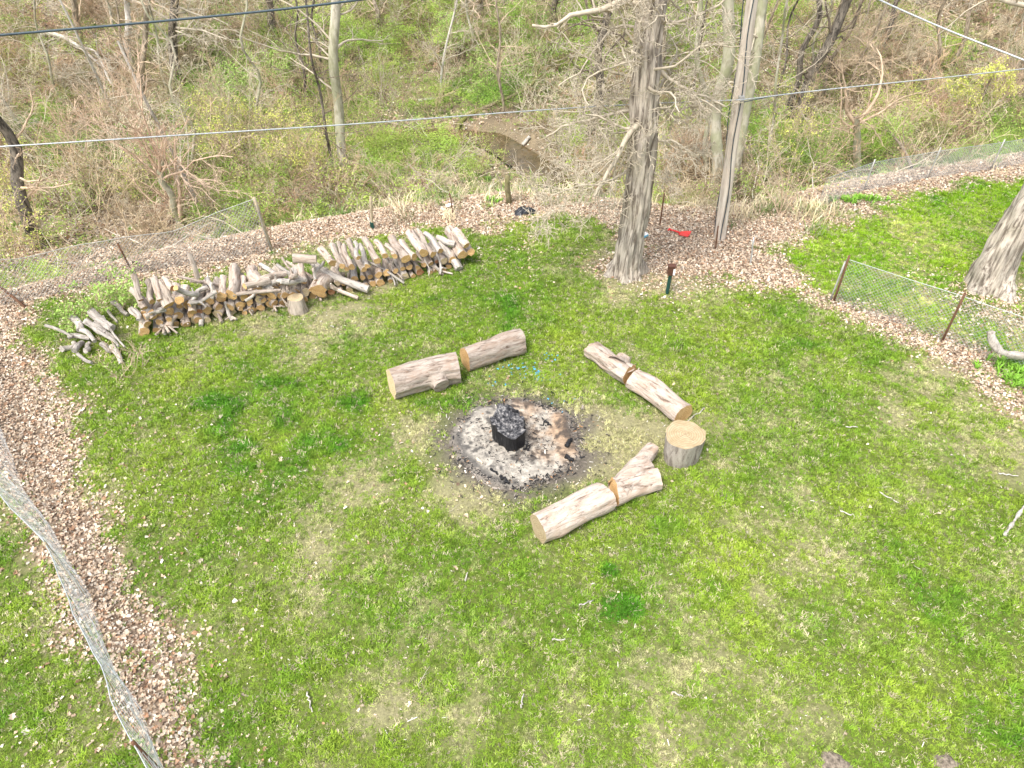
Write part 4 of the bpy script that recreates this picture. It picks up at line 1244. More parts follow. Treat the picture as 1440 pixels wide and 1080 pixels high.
# its second arm is part of the same log
fk = [o for o in bpy.data.objects if o.get('label') == 'forked pale log reaching up toward the round stump'][0]
A = ground_pt(872, 688, .20); B = ground_pt(917, 630, .19)
mb = MB(); t = np.linspace(0, 1, 12)[:, None]
pp = A * (1 - t) + B * t; NN = Noise(77)
pq = ground_pt(868, 690, .2) * (1 - t) + ground_pt(914, 655, .18) * t
surf(mb, pq, np.linspace(.20, .10, 12), 20, lambda th, ll: 1 + .25 * (NN.v(th * 1.7, ll * 5) - .5))
rg = surf(mb, pp, np.linspace(.20, .125, 12), 20, lambda th, ll: 1 + .28 * (NN.v(th * 1.8, ll * 5) - .5))
e_ = rg[-1]; mb.add(np.vstack([e_.mean(0), e_]), None, [(0, 1 + j, 1 + (j + 1) % 20) for j in range(20)])
inv = (Matrix.Translation(fk.location) @ fk.rotation_quaternion.to_matrix().to_4x4()).inverted()
o = mb.build('limb', m_even, fk)
for ch in fk.children:
    if ch.name.startswith('bark'): ch.data.materials[0] = m_even
o.data.transform(inv)

# round sitting stump
def stump(name, base, r0, r1, h, mat, topmat, label, seed, hollow=False, group=None):
    irr = 1.9 if hollow else 1.
    rs_ = np.random.RandomState(seed); NN = Noise(seed)
    root = empty(name, base, label, 'stump', group)
    n = 14; z_ = np.linspace(-.05, h, n); t = np.linspace(0, 1, n)
    rad = r0 * (1 - t) + r1 * t; mb = MB()
    ph = rs_.uniform(0, 6, 3)
    def mul(th, ll): return 1 + irr * (.05 * np.cos(2 * th + ph[0]) + .045 * np.cos(3 * th + ph[1]) + .022 * np.cos(7 * th + ph[2])) + irr * .08 * (NN.v(th * 5, ll * 2) - .5) + (irr - 1) * (.03 * np.cos(11 * th + ll * 2) + .02 * np.cos(17 * th))
    path = np.stack([np.zeros(n), np.zeros(n), z_], -1)
    rg = surf(mb, path, rad, 40, mul)
    V = mb.v[0].reshape(n, 40, 3)
    rim = np.zeros(40)
    if hollow:
        V[-3:, :, 2] += V[-3:, :, 1] * .18
        rim = .10 * (NN.v(np.arange(40) * .35, np.zeros(40)) - .5) * 2; rim[8:12] -= .05
        V[-1, :, 2] += rim; V[-2, :, 2] += rim * .5
    mb.v[0] = V.reshape(-1, 3)
    mb.build('side', M[mat], root)
    m2 = MB(); top = V[-1]; ctr = top.mean(0); rows = []
    fr = [1, .96, .8, .6, .4, .2]
    for f in fr:
        r_ = ctr[None] * (1 - f) + top * f
        if hollow:
            r_[:, 2] += -.03 * (1 - f ** 6) + (rs_.rand(40) - .5) * .03 * (f < .95) + (.05 if f < .9 else 0) * (NN.v(r_[:, 0] * 9 + 30, r_[:, 1] * 9 + 30) - .5)
        elif f < .95: r_[:, 2] += (rs_.rand(40) - .5) * .004
        rows.append(r_)
    c2 = ctr.copy(); c2[2] = rows[-1][:, 2].mean()
    VV = np.vstack(rows + [c2]); f4 = []; f3 = []
    for i in range(len(fr) - 1):
        for j in range(40): f4.append((i * 40 + j, i * 40 + (j + 1) % 40, (i + 1) * 40 + (j + 1) % 40, (i + 1) * 40 + j))
    l = len(fr) - 1
    for j in range(40): f3.append((l * 40 + j, l * 40 + (j + 1) % 40, len(fr) * 40))
    m2.add(VV, f4, f3)
    m2.build('top_face', M[topmat], root)
    return root

g = G(957, 641); g[2] = tz(g[0], g[1])
stump('sitting_stump', g, .31, .345, .53, 'log_stump', 'cut_pale', 'upright round pale stump seat right of the fire pit', 31) if False else None
M['log_stump'] = m_log('stump_bark', (.47, .42, .36), (.15, .12, .10), (.32, .27, .22))
st = stump('sitting_stump', g, .31, .345, .53, 'log_stump', 'cut_pale', 'upright round pale stump seat right of the fire pit', 31)
mb = MB()                                                # drying cracks on its top
for a0, ln in ((.4, .16), (1.3, .10), (3.6, .12), (5.2, .2)):
    n = 5; t = np.linspace(0.02, 1, n)
    pth = np.stack([np.cos(a0 + .15 * t) * t * ln, np.sin(a0 + .15 * t) * t * ln, np.full(n, .5305)], -1)
    sd = np.array([-math.sin(a0), math.cos(a0), 0]) * .0035
    V = np.concatenate([pth - sd, pth + sd]); mb.add(V, [(i, i + 1, n + i + 1, n + i) for i in range(n - 1)])
mb.build('crack', M['crack'], st, False)

# charred stump in the pit
g = G(716, 618); g[2] = tz(g[0], g[1]) + .02
cs = stump('charred_stump', g, .285, .315, .43, 'char', 'char_top', 'burnt black hollow-topped stump in the middle of the fire pit', 32, True)
for fi, (az, w_, h_) in enumerate(((1.9, .05, .045), (1.2, .06, .03), (-.3, .07, .03))):
    mb = MB()
    c_ = np.array([math.cos(az) * .285, math.sin(az) * .285, .42])
    q_ = np.array([[math.cos(az + .3), -math.sin(az + .3), 0], [math.sin(az + .3), math.cos(az + .3), 0], [0, 0, 1]])
    mb.box(c_, (.03, w_ * 2, h_ * 2), q_)
    mb.v[0] = mb.v[0] + np.random.RandomState(fi).normal(0, .009, mb.v[0].shape)
    mb.build('charred_flake', M['char'], cs, False)

# ash bed
NR, NA = 60, 220
rs_ = np.random.RandomState(5)
rr = np.linspace(0.001, 1.22, NR); aa = np.arange(NA) * 2 * PI / NA
RR, AA = np.meshgrid(rr, aa, indexing='ij')
edge = 1 + .10 * (N1.v(np.cos(AA) * 3 + 9, np.sin(AA) * 3 + 9) - .5) * 2
AX = RR * np.cos(AA) * edge; AY = RR * np.sin(AA) * edge
gx, gy = AX + PIT[0], AY + PIT[1]
n1 = N1.fbm(gx, gy, .30, 5); n2 = N2.fbm(gx, gy, .09, 4); n3 = N3.fbm(gx, gy, .05, 3); n5 = N4.fbm(gx, gy, .5, 4)
white = np.array([.45, .41, .345]); orange = np.array([.45, .30, .185]); dark = np.array([.035, .034, .036]); grey = np.array([.30, .27, .24])
wo_ = .85 * smooth(.0, .9, AX * .9 + AY * .25 + (n1 - .5) * 2.2 + (n2 - .5) * .8)[..., None]
col = white * (1 - wo_) + orange * wo_
wf = smooth(-.5, -.85, AY + (n1 - .5) * .3)[..., None]
col = col * (1 - wf) + white * wf
col = col * (.45 + 1.0 * n3[..., None]); col = col * (.85 + .3 * n5[..., None])
dk = smooth(.50, .64, n1 * .45 + n2 * .55)
dk = np.maximum(dk, smooth(.50, .60, n2 * .6 + n5 * .4) * smooth(.9, .3, np.hypot(AX - .05, AY - .25)) * .9)
rimd = smooth(.86, 1.0, RR) * smooth(1.16, 1.02, RR) * smooth(.35, .55, n1 + .25 * (AX < 0) * (AY < .3) - .1)
dk = np.maximum(dk, rimd)[..., None] * .78
col = col * (1 - dk) + dark * dk
outm = smooth(1.0, 1.12, RR + (n1 - .5) * .15)[..., None]
col = col * (1 - outm) + (np.array([.20, .175, .145]) * (.3 + 1.4 * n2[..., None])) * outm
az_ = terrain(gx.ravel(), gy.ravel()).reshape(gx.shape) + .012 + .05 * smooth(1.15, .95, RR) * (.4 + n1) - .05 * smooth(.9, .2, RR) + .03 * (n2 - .5) * smooth(1.2, 1.0, RR) - .03 * smooth(1.1, 1.22, RR)
mb = MB(); idx = np.arange(NR * NA).reshape(NR, NA)
q = np.stack([idx[:-1], idx[1:], np.roll(idx, -1, 1)[1:], np.roll(idx, -1, 1)[:-1]], -1).reshape(-1, 4)
V = np.stack([gx, gy, az_], -1).reshape(-1, 3) - np.array([PIT[0], PIT[1], 0])
mb.add(V, q, col=np.concatenate([np.clip(col, .01, .9), np.ones(col.shape[:2] + (1,))], -1).reshape(-1, 4))
o = mb.build('ash_bed', M['ash']); o.location = (PIT[0], PIT[1], 0)
tag(o, 'round bed of pale ash and scorched orange soil with a blackened rim', 'fire pit')
# cinders and crumbs
n = 3200
ang = rs_.uniform(0, 2 * PI, n); rad_ = np.where(rs_.rand(n) < .45, rs_.normal(1.06, .10, n), 1.15 * np.sqrt(rs_.rand(n)))
rad_ = np.where(rs_.rand(n) < .18, rs_.uniform(1.0, 1.7, n), rad_)
x = PIT[0] + rad_ * np.cos(ang); y = PIT[1] + rad_ * np.sin(ang); z = terrain(x, y) + .02 + .02 * (rad_ < 1.1)
keep = np.hypot(x - g[0], y - g[1]) > .3
x, y, z, rad_ = x[keep], y[keep], z[keep], rad_[keep]; n = len(x)
pal = np.array([[.02, .02, .022], [.02, .02, .022], [.05, .045, .04], [.55, .50, .44], [.42, .24, .12], [.3, .26, .22]])
tn = pal[rs_.choice(6, n, p=[.34, .20, .16, .06, .06, .18])]
sl = rs_.gamma(2, .007, n) + .008
scatter('cinders', CHIPS, np.stack([x, y, z], -1), np.stack([rs_.normal(0, .3, n), rs_.normal(0, .3, n), rs_.uniform(0, 2 * PI, n)], -1),
        np.stack([sl * 1.5, sl, sl], -1), tn, rs_.randint(0, 5, n), 'black cinders and pale crumbs strewn over the fire pit', 'cinders')
# half-burnt sticks
def stick(px0, px1, r_, mat, label, name='burnt_stick', cat='stick', z0=.04, z1=.04, seed=0, group=None, kinks=.012):
    A = G(*px0); B = G(*px1); A[2] = tz(A[0], A[1]) + z0 + r_; B[2] = tz(B[0], B[1]) + z1 + r_
    rs2 = np.random.RandomState(seed + 5); t = np.linspace(0, 1, 8)[:, None]
    p_ = A * (1 - t) + B * t; p_[1:-1] += rs2.normal(0, kinks, (6, 3)) * np.array([1, 1, .3])
    mb = MB(); mb.tubes(p_[None], np.linspace(r_, r_ * .7, 8)[None], 7, cap=True)
    o = mb.build(name, M[mat], None, True, A); tag(o, label, cat, group); return o
stick((737, 636), (743, 627), .018, 'char', 'short burnt stick right of the charred stump', seed=1)
stick((741, 637), (746, 629), .016, 'char', 'second short burnt stick next to the first, right of the charred stump', seed=2)
stick((703, 673), (716, 684), .03, 'char', 'charred stick lying off the lower edge of the ash', seed=3)
stick((671, 648), (678, 656), .028, 'twig_grey', 'pale half-burnt stick on the lower left rim of the ash', seed=4)
stick((796, 632), (803, 622), .045, 'char', 'fat charred chunk on the right rim of the ash', seed=5)
stick((795, 645), (806, 652), .04, 'char', 'charred chunk below the fat one on the right rim', seed=6)
stick((690, 663), (700, 671), .025, 'char', 'thin charred stick along the lower left rim', seed=7)
stick((766, 596), (775, 602), .02, 'char', 'small charred stick on the orange ash', seed=8)

# loose sticks on the lawn
for i, (p0, p1, lab) in enumerate((((814, 853), (834, 846), 'pale stick on the lawn beside the dark green patches'), ((776, 902), (795, 901), 'thin pale stick lying level below the dark green patches'),
        ((733, 998), (736, 978), 'thin upright-lying pale stick near the bottom centre'), ((433, 975), (440, 1003), 'curved twig on the lawn at lower left'),
        ((1188, 603), (1205, 604), 'white bark strip on the lawn right of the stump'), ((1180, 721), (1200, 730), 'short white stick on the right of the lawn'),
        ((1235, 695), (1262, 710), 'long thin twig on the lawn at right'), ((465, 459), (470, 461), 'small white scrap on the lawn below the woodpile'),
        ((945, 975), (960, 981), 'split tan sliver near the bottom right of centre'), ((1402, 668), (1430, 672), 'pale straight stick at the right edge of the lawn'),
        ((960, 600), (990, 575), 'splinter of wood beside the round stump'), ((655, 820), (658, 808), 'tiny pale stick on the lawn left of the dark patches'))):
    stick(p0, p1, .012, 'bark_white', lab, 'stick', 'stick', .03, .03, 40 + i)

# ------------------------------------------------------------------ woodpile
FA, FB = G(196, 476)[:2], G(655, 376)[:2]
ax = (FB - FA) / np.linalg.norm(FB - FA); nrm = np.array([-ax[1], ax[0]])   # nrm points away from camera
PL = float(np.linalg.norm(FB - FA))

def on_face(px, py, off=0.):
    u, f, d = ray(px, py)
    P0 = FA + nrm * off
    t = np.dot(P0, nrm) / (u * nrm[0] + f * nrm[1])
    return np.array([u * t, f * t, CAM_H + d * t])

ORD = ['first', 'second', 'third', 'fourth', 'fifth', 'sixth', 'seventh', 'eighth', 'ninth', 'tenth', 'eleventh', 'twelfth', 'thirteenth', 'fourteenth', 'fifteenth', 'sixteenth',
       'seventeenth', 'eighteenth', 'nineteenth', 'twentieth', 'twenty-first', 'twenty-second', 'twenty-third', 'twenty-fourth', 'twenty-fifth', 'twenty-sixth', 'twenty-seventh', 'twenty-eighth', 'twenty-ninth', 'thirtieth',
       'thirty-first', 'thirty-second', 'thirty-third', 'thirty-fourth', 'thirty-fifth', 'thirty-sixth', 'thirty-seventh', 'thirty-eighth', 'thirty-ninth', 'fortieth', 'forty-first', 'forty-second', 'forty-third', 'forty-fourth', 'forty-fifth']
def c5(x, y): return 340 + x / 4., 280 + y / 4.
def c4(x, y): return 60 + x / 4.5, 280 + y / 4.5
TOP = []   # back px, front px, diameter px, material, cut, dz, face offset
def t5(bx, by, fx, fy, d, mat='log_pile', cut='cut_orange', dz=.10, off=0., **k): TOP.append((c5(bx, by), c5(fx, fy), d / 4., mat, cut, dz, off, k))
def t4(bx, by, fx, fy, d, mat='log_pile', cut='cut_orange', dz=.10, off=0., **k): TOP.append((c4(bx, by), c4(fx, fy), d / 4.5, mat, cut, dz, off, k))
t5(1168, 175, 1243, 312, 62, 'log')
t5(1112, 245, 1222, 392, 46, 'log_grey', 'log_grey', .42, -.12)
t5(1098, 215, 1198, 252, 36, 'log_grey', 'log_grey', .05, .25)
t5(1225, 210, 1265, 262, 46)
t5(1250, 240, 1290, 298, 44, 'log_pile', 'cut_orange', .05, .02)
t5(1032, 192, 1118, 292, 36, 'log_grey')
t5(985, 178, 1076, 310, 36)
t5(948, 190, 1024, 304, 60, 'log')
t5(895, 240, 970, 326, 44)
t5(840, 218, 922, 338, 52, 'log')
t5(812, 255, 862, 322, 36)
t5(755, 235, 806, 320, 38, 'log')
t5(690, 225, 762, 348, 38)
t5(665, 255, 706, 378, 32, 'log_grey')
t5(600, 232, 688, 396, 34)
t5(636, 242, 655, 330, 26, 'log_grey')
t5(575, 262, 618, 382, 36, 'log')
t5(545, 245, 590, 394, 28)
t5(510, 255, 562, 378, 36)
t5(440, 278, 510, 360, 44, 'log', stubs=((.2, 1.5, .12, .04, .3),))
t5(420, 338, 290, 332, 56, 'log_pile', 'log_grey', .0, .25)
t5(480, 440, 432, 520, 92, 'log', 'cut_orange', .04, -.12)
t5(100, 365, 262, 470, 24, 'log_grey', 'log_grey', .1, .0)
t5(195, 370, 362, 456, 22, 'log_grey', 'log_grey', .1, .0)
t5(60, 385, 90, 515, 52, 'log')
t5(100, 470, 152, 458, 40, 'log_pile', 'log_pile', .03, .1)
t5(215, 440, 245, 540, 46)
t5(130, 540, 185, 588, 42)
t5(170, 470, 170, 545, 50)
t5(270, 480, 285, 545, 50)
t5(330, 500, 320, 560, 44, 'log_pile', 'cut_rot')
t4(1215, 432, 1190, 606, 72, 'log')
t4(1142, 490, 1130, 608, 50)
t4(1265, 500, 1275, 620, 54, 'log')
t4(1325, 440, 1360, 575, 46, 'log')
t4(1440, 500, 1385, 515, 48, 'log_pile', 'log_pile', 0, .15)
t4(1380, 560, 1400, 600, 50)
t4(910, 552, 865, 642, 58, 'log')
t4(780, 630, 800, 672, 78)
t4(610, 640, 645, 690, 42)
t4(680, 590, 692, 650, 42)
t4(610, 600, 622, 640, 42, 'log_pile', 'cut_rot')
t4(800, 540, 825, 566, 40, 'log_pile', 'cut_rot')
t4(675, 700, 706, 750, 38)
t4(700, 690, 645, 748, 34)
t4(838, 745, 800, 808, 46)
t4(720, 770, 790, 890, 22, 'log_grey', 'log_grey', .2, -.1)
t4(905, 640, 915, 795, 46, 'log')
t4(940, 620, 950, 715, 50)
t4(1000, 640, 980, 765, 50, 'log')
t4(1060, 560, 1000, 800, 30, 'log_grey', 'log_grey', .35, -.1, stubs=((.3, .5, .25, .02, .4), (.7, 2.5, .2, .018, .5)))
t4(1100, 640, 1135, 785, 24, 'log_pile', 'log_pile', .3, -.1, stubs=((.6, .5, .2, .015, .6),))
t4(1160, 650, 1215, 812, 26, 'log_grey', 'log_grey', .3, -.12, stubs=((.6, 1.5, .22, .015, .7), (.4, 4, .15, .012, .6)))
t4(1225, 600, 1250, 665, 40)
t4(1290, 640, 1322, 702, 46)
t4(1180, 620, 1255, 692, 34)
t4(940, 590, 975, 600, 34, 'log_grey', 'log_grey')
t4(560, 690, 605, 765, 30, 'log_grey', 'log_grey', .1, 0)
t4(730, 590, 745, 640, 40, 'log')
t4(760, 600, 860, 632, 30, 'log', 'log', .02, .05)
t4(1290, 560, 1400, 640, 34)

entries = []
for (bp, fp, d, mat, cut, dz, off, kw) in TOP:
    Fp = on_face(fp[0], fp[1], off)
    r_ = max(.03, d * pxscale(Fp) * .5)
    Fp[2] = max(Fp[2], r_ + tz(Fp[0], Fp[1]))
    Bp = G(bp[0], bp[1], min(max(Fp[2] + dz, r_), 1.0))
    v = Bp - Fp; Ln = np.linalg.norm(v)
    if Ln > 1.4 and 'stubs' not in kw and d < 60 / 4.: Bp = Fp + v / Ln * 1.4
    if Ln < .35: Bp = Fp + v / Ln * .55
    entries.append([Fp, Bp, r_, mat, cut, kw, 'top'])
# supporting rows behind the front face
rs = np.random.RandomState(88)
pos = .15
for row, z0, st in (('bottom', .10, .215), ('middle', .27, .23), ('upper', .43, .2)):
    pos = .12 if row == 'bottom' else .25
    while pos < (PL - .15 if row != 'upper' else PL * .5):
        r_ = rs.uniform(.065, .115) if pos < PL * .5 else rs.uniform(.06, .10)
        base = FA + ax * pos + nrm * (rs.uniform(.02, .14) + (.12 if row == 'upper' else 0))
        zz = tz(*base) + (r_ if row == 'bottom' else z0 + rs.uniform(-.02, .03))
        ln = rs.uniform(.6, .85); sk = rs.normal(0, .16)
        dr_ = nrm + ax * sk; dr_ /= np.linalg.norm(dr_)
        Fp = np.array([base[0], base[1], zz]); Bp = Fp + np.array([dr_[0] * ln, dr_[1] * ln, rs.normal(.02, .03)])
        entries.append([Fp, Bp, r_, rs.choice(['log_pile', 'log', 'log_grey'], p=[.6, .25, .15]), rs.choice(['cut_rot', 'cut_pale', 'cut_orange'], p=[.1, .2, .7]), {}, row])
        pos += r_ * 2 + rs.uniform(.02, .07)
# thin branches poking out of the pile near the ground
for k_ in range(26):
    p_ = rs.uniform(.3, PL - .4); base = FA + ax * p_ - nrm * rs.uniform(.02, .22)
    Fp = np.array([base[0], base[1], rs.uniform(.02, .12)]); q_ = FA + ax * (p_ + rs.normal(-.15, .25)) + nrm * rs.uniform(.2, .6)
    entries.append([Fp, np.array([q_[0], q_[1], rs.uniform(.15, .5)]), rs.uniform(.016, .032), rs.choice(['log_grey', 'log_pile']), 'log_grey', {'bend': .04, 'stubs': ((.3, rs.uniform(0, 6), .16, .012, -.6),)}, 'branch'])
for k_ in range(16):
    p_ = rs.uniform(.3, PL * .52); base = FA + ax * p_ + nrm * rs.uniform(-.05, .25)
    q_ = base + ax * rs.normal(0, .45) + nrm * rs.uniform(-.3, .5)
    Fp = np.array([base[0], base[1], rs.uniform(.5, .62)]); Bp = np.array([q_[0], q_[1], rs.uniform(.5, .78)])
    if np.linalg.norm(Fp - Bp) < .4: Bp = Fp + (Bp - Fp) * 2
    entries.append([Fp, Bp, rs.uniform(.025, .06), rs.choice(['log', 'log_grey', 'log_pile']), 'cut_orange', {'bend': .05, 'stubs': ((.4, rs.uniform(0, 6), .2, .018, .5),)}, 'loose'])
GRP = 'logs in the long woodpile'
for row in ('top', 'loose', 'upper', 'middle', 'bottom', 'branch'):
    E = [e for e in entries if e[6] == row]
    E.sort(key=lambda e: -float(np.dot(e[0][:2] - FA, ax)))
    for i, e in enumerate(E):
        look = {'log': 'pale peeled', 'log_grey': 'grey weathered', 'log_pile': 'brownish'}[e[3]]
        o_ = ORD[i] if i < len(ORD) else None
        fat = 'thick ' if e[2] > .14 else ('thin ' if e[2] < .05 else '')
        half = 'right'
        if o_ is None:
            j = len(E) - 1 - i; o_ = ORD[j]; half = 'left'
        if row == 'top': lab = '%s%s log on the upper face of the woodpile, %s from its %s end' % (fat, look, o_, half)
        elif row == 'loose': lab = 'crooked %s stick loose on top of the woodpile, %s of them from the left' % (look, ORD[len(E) - 1 - i])
        elif row == 'branch': lab = 'thin %s branch poking from the foot of the woodpile, %s from its %s end' % (look, o_, half)
        else: lab = '%s%s log in the %s row of the woodpile, %s from its %s end' % (fat, look, row, o_, half)
        kw = dict(e[5])
        bend = kw.pop('bend', .028)
        log('firewood_log' if row != 'branch' else 'branch', e[0], e[1], e[2], e[2] * rs.uniform(.82, 1.05), e[3], lab, 'log' if row != 'branch' else 'branch', 1000 + int(e[0][0] * 977) % 5000 + i, e[4], e[3] if rs.rand() < .4 else 'cut_orange',
            14 if e[2] > .05 else 8, 10, bend, .38, group=GRP, **kw)
# the long ones lying across
def along(p0, p1, z0, z1, dpx, mat, label, seed, name='firewood_log', cat='log', **k):
    A_ = G(p0[0], p0[1], z0); B_ = G(p1[0], p1[1], z1); r_ = dpx * pxscale(A_) * .5
    log(name, A_, B_, r_, r_ * .8, mat, label, cat, seed, mat, mat, 12, 12, .03, .2, group=GRP, **k)
along(c5(712, 508), c5(392, 352), .12, .66, 11, 'log_grey', 'long grey log slanting across the front of the woodpile', 1501)
along(c5(655, 555), c5(250, 350), .05, .62, 5.5, 'log', 'long thin crooked branch slanting across the front of the woodpile', 1502, 'branch', 'branch', stubs=((.3, 1., .25, .02, .5),))
along(c4(1120, 545), c4(858, 490), .6, .72, 5, 'log', 'crooked forked branch lying on top of the woodpile', 1503, 'branch', 'branch', stubs=((.4, .5, .3, .02, .6), (.65, 4, .25, .018, .5)))
A_ = on_face(*c4(978, 500), off=.35); log('branch', A_, A_ + np.array([-.03, .05, .55]), .055, .05, 'log', 'upright broken stick standing highest from the top of the woodpile', 'branch', 1504, 'log', 'log', 9, 8, .02, .3, group=GRP, broken=.06)
# chunk standing in front
g = G(*c5(318, 625)); g[2] = tz(g[0], g[1])
stump('firewood_chunk', g, .22, .17, .36, 'log_pile', 'cut_pale', 'short thick chunk standing on end in front of the woodpile', 1505)

# small heap of weathered pieces at the far left
rs = np.random.RandomState(99)
HE = [((310, 720), (440, 820), 60, .3), ((330, 790), (470, 880), 34, .22), ((190, 745), (235, 830), 50, .25), ((20, 800), (190, 870), 22, .2), ((160, 870), (300, 880), 34, .12),
      ((120, 950), (160, 930), 40, .06), ((200, 960), (250, 910), 44, .08), ((220, 980), (310, 1035), 26, .04), ((270, 960), (300, 910), 36, .08), ((370, 910), (430, 960), 34, .08),
      ((440, 930), (470, 985), 36, .06), ((350, 830), (480, 930), 22, .3), ((270, 770), (400, 850), 40, .28), ((250, 830), (330, 900), 36, .18), ((440, 650), (490, 690), 34, .1), ((410, 700), (440, 740), 20, .1),
      ((380, 740), (520, 935), 14, .3)]
for i, (p0, p1, d, zz) in enumerate(sorted(HE, key=lambda e: e[0][0])):
    A_ = G(*c4(*p0), zz + .05); B_ = G(*c4(*p1), zz); r_ = d / 4.5 * pxscale(A_) * .5
    A_[2] = max(A_[2], r_); B_[2] = max(B_[2], r_)
    if np.linalg.norm(B_ - A_) < .3: B_ = A_ + (B_ - A_) * 2
    log('weathered_stick', A_, B_, r_, r_ * .75, 'log_grey', 'grey weathered piece in the small heap at far left, %s from its left side' % ORD[i], 'branch', 1700 + i, 'log_grey', 'log_grey', 9, 8, .03, .35,
        group='pieces of the small heap left of the woodpile')

# ------------------------------------------------------------------ fences
def resample(P, n):
    P = np.asarray(P, float); L = np.concatenate([[0], np.cumsum(np.linalg.norm(np.diff(P, axis=0), axis=1))])
    return L

def chain_fence(name, base, top, label, posts, cell=.075, wr=.0028, mat='metal', sag=.05, seed=0, rail=True, crumple=.03):
    base = np.array(base, float); top = np.array(top, float)
    L = np.concatenate([[0], np.cumsum(np.linalg.norm(np.diff(base[:, :2], axis=0), axis=1))])
    N_ = Noise(seed + 600)
    def S(s, h):
        s = np.clip(s, 0, L[-1]); b_ = np.stack([np.interp(s, L, base[:, k]) for k in range(3)], -1); t_ = np.stack([np.interp(s, L, top[:, k]) for k in range(3)], -1)
        p = b_ * (1 - h[..., None]) + t_ * h[..., None]
        c_ = crumple * (N_.fbm(s * 1.3, h * 2, 1., 3) - .5) * 2
        p[..., 0] += c_; p[..., 1] += c_ * .7; p[..., 2] += (sag * (N_.fbm(s * .8, s * 0 + 5, 1., 3) - .5) * 2) * h
        return p
    root = empty(name, base[0], label, 'fence')
    inv = Matrix.Translation(-Vector(tuple(base[0])))
    H = float(np.mean(np.linalg.norm(top - base, axis=1)))
    s0 = np.arange(-H, L[-1] + H, cell); n = 10
    h = np.linspace(0, 1, n)[None]
    mb = MB()
    for sg in (1, -1):
        s_ = s0[:, None] + sg * h * H
        ok = (s_.max(1) >= .1) & (s_.min(1) <= L[-1] - .1)
        s_ = s_[ok]; hh = np.repeat(h, len(s_), 0)
        mb.tubes(S(s_, hh), np.full(s_.shape, wr), 3)
    o = mb.build('wire_mesh', M[mat], root); o.data.transform(inv); o['kind'] = 'stuff'
    if rail:
        mb = MB(); s_ = np.linspace(0, L[-1], int(L[-1] * 4) + 2)[None]
        mb.tubes(S(s_, np.ones_like(s_)), np.full(s_.shape, wr * 2.), 4)
        o = mb.build('top_wire', M[mat], root); o.data.transform(inv)
    for (pb, pt, r_, pm) in posts:
        pb = np.array(pb, float); pt = np.array(pt, float)
        mb = MB(); t = np.linspace(0, 1, 4)[:, None]
        mb.tubes((pb * (1 - t) + pt * t)[None], np.full((1, 4), r_), 8, cap=True)
        o = mb.build('post', M[pm], root); o.data.transform(inv)
    return root

def gz(px, py, dz=0.):
    g_ = G(px, py); g_[2] = tz(g_[0], g_[1]) + dz; return g_
# left fence, seen nearly from above
lb = [gz(-60, 500), gz(-30, 545), gz(0, 600), gz(37, 690), gz(75, 745), gz(92, 772), gz(125, 842), gz(147, 893), gz(165, 940), gz(200, 1003), gz(235, 1080), gz(300, 1230)]
tp_ = np.array([G(-90, 560, 1.1), G(-45, 620, 1.1), G(0, 682, 1.1), G(37, 732, 1.1), G(73, 768, 1.1), G(92, 832, 1.1), G(118, 885, 1.1), G(148, 940, 1.1), G(175, 1010, 1.1), G(214, 1082, 1.1), G(290, 1240, 1.1)])
lt = []
for b_ in lb:
    o_ = np.argsort(tp_[:, 1]); yy = b_[1] + .12
    lt.append(np.array([np.interp(yy, tp_[o_, 1], tp_[o_, 0]), b_[1] + .05, 1.1]))
    if yy > tp_[0, 1]: lt[-1][0] = b_[0] - .15
lp = []
for px, py in ((0, 600), (121, 835), (250, 1110)):
    b_ = gz(px, py); lp.append((b_ - [0, 0, .1], b_ + [-.16, .05, 1.14], .022, 'stake' if px < 200 else 'rust'))
chain_fence('chain_link_fence', lb, lt, 'slumped whitish chain-link fence running up the left side, seen almost from above', lp, .13, .0040, 'metal', .06, 1, True, .05)
# rear left, sagging
rb = [gz(-120, 452), gz(-40, 440), gz(0, 430), gz(60, 418), gz(128, 401), gz(187, 385), gz(262, 373), gz(320, 364), gz(382, 353)]
hh = [1.1, 1.1, 1.15, 1.0, .95, 1.0, .85, 1.2, 1.4]
rt = [b_ + np.array([-.12, .12 + .1 * math.sin(i_ * 2.1), h_ - .06 * (i_ % 2)]) for i_, (b_, h_) in enumerate(zip(rb, hh))]
pts_ = [(gz(187, 384), onY(165, 342, gz(187, 384)[1]), .024, 'rust'), (gz(382, 351), gz(382, 351) + np.array([-.12, 0, 1.45]), .045, 'stake'), (gz(36, 432), gz(-2, 415) + np.array([0, 0, .5]), .03, 'rust')]
chain_fence('chain_link_fence', rb, rt, 'sagging dull chain-link fence behind the woodpile at left', pts_, .085, .0042, 'metal_old', .05, 2, True, .05)
# right side fence
fb = [gz(1173, 421), gz(1250, 450), gz(1326, 478), gz(1400, 505), gz(1470, 535), gz(1640, 610)]
ft = [b_ + np.array([0, .05, 1.07]) for b_ in fb]
ps = []
for px, py in ((1173, 422), (1325, 479), (1500, 548)):
    b_ = gz(px, py); ps.append((b_ - [0, 0, .1], b_ + [0, 0, 1.2], .024, 'rust'))
b_ = gz(1168, 420); ps.append((b_ - [0, 0, .05], b_ + [.06, .03, 1.0], .02, 'metal_old'))
chain_fence('chain_link_fence', fb, ft, 'low chain-link fence at right between the two lawns, held by thin rusty posts', ps, .085, .0034, 'metal', .02, 3, True, .02)
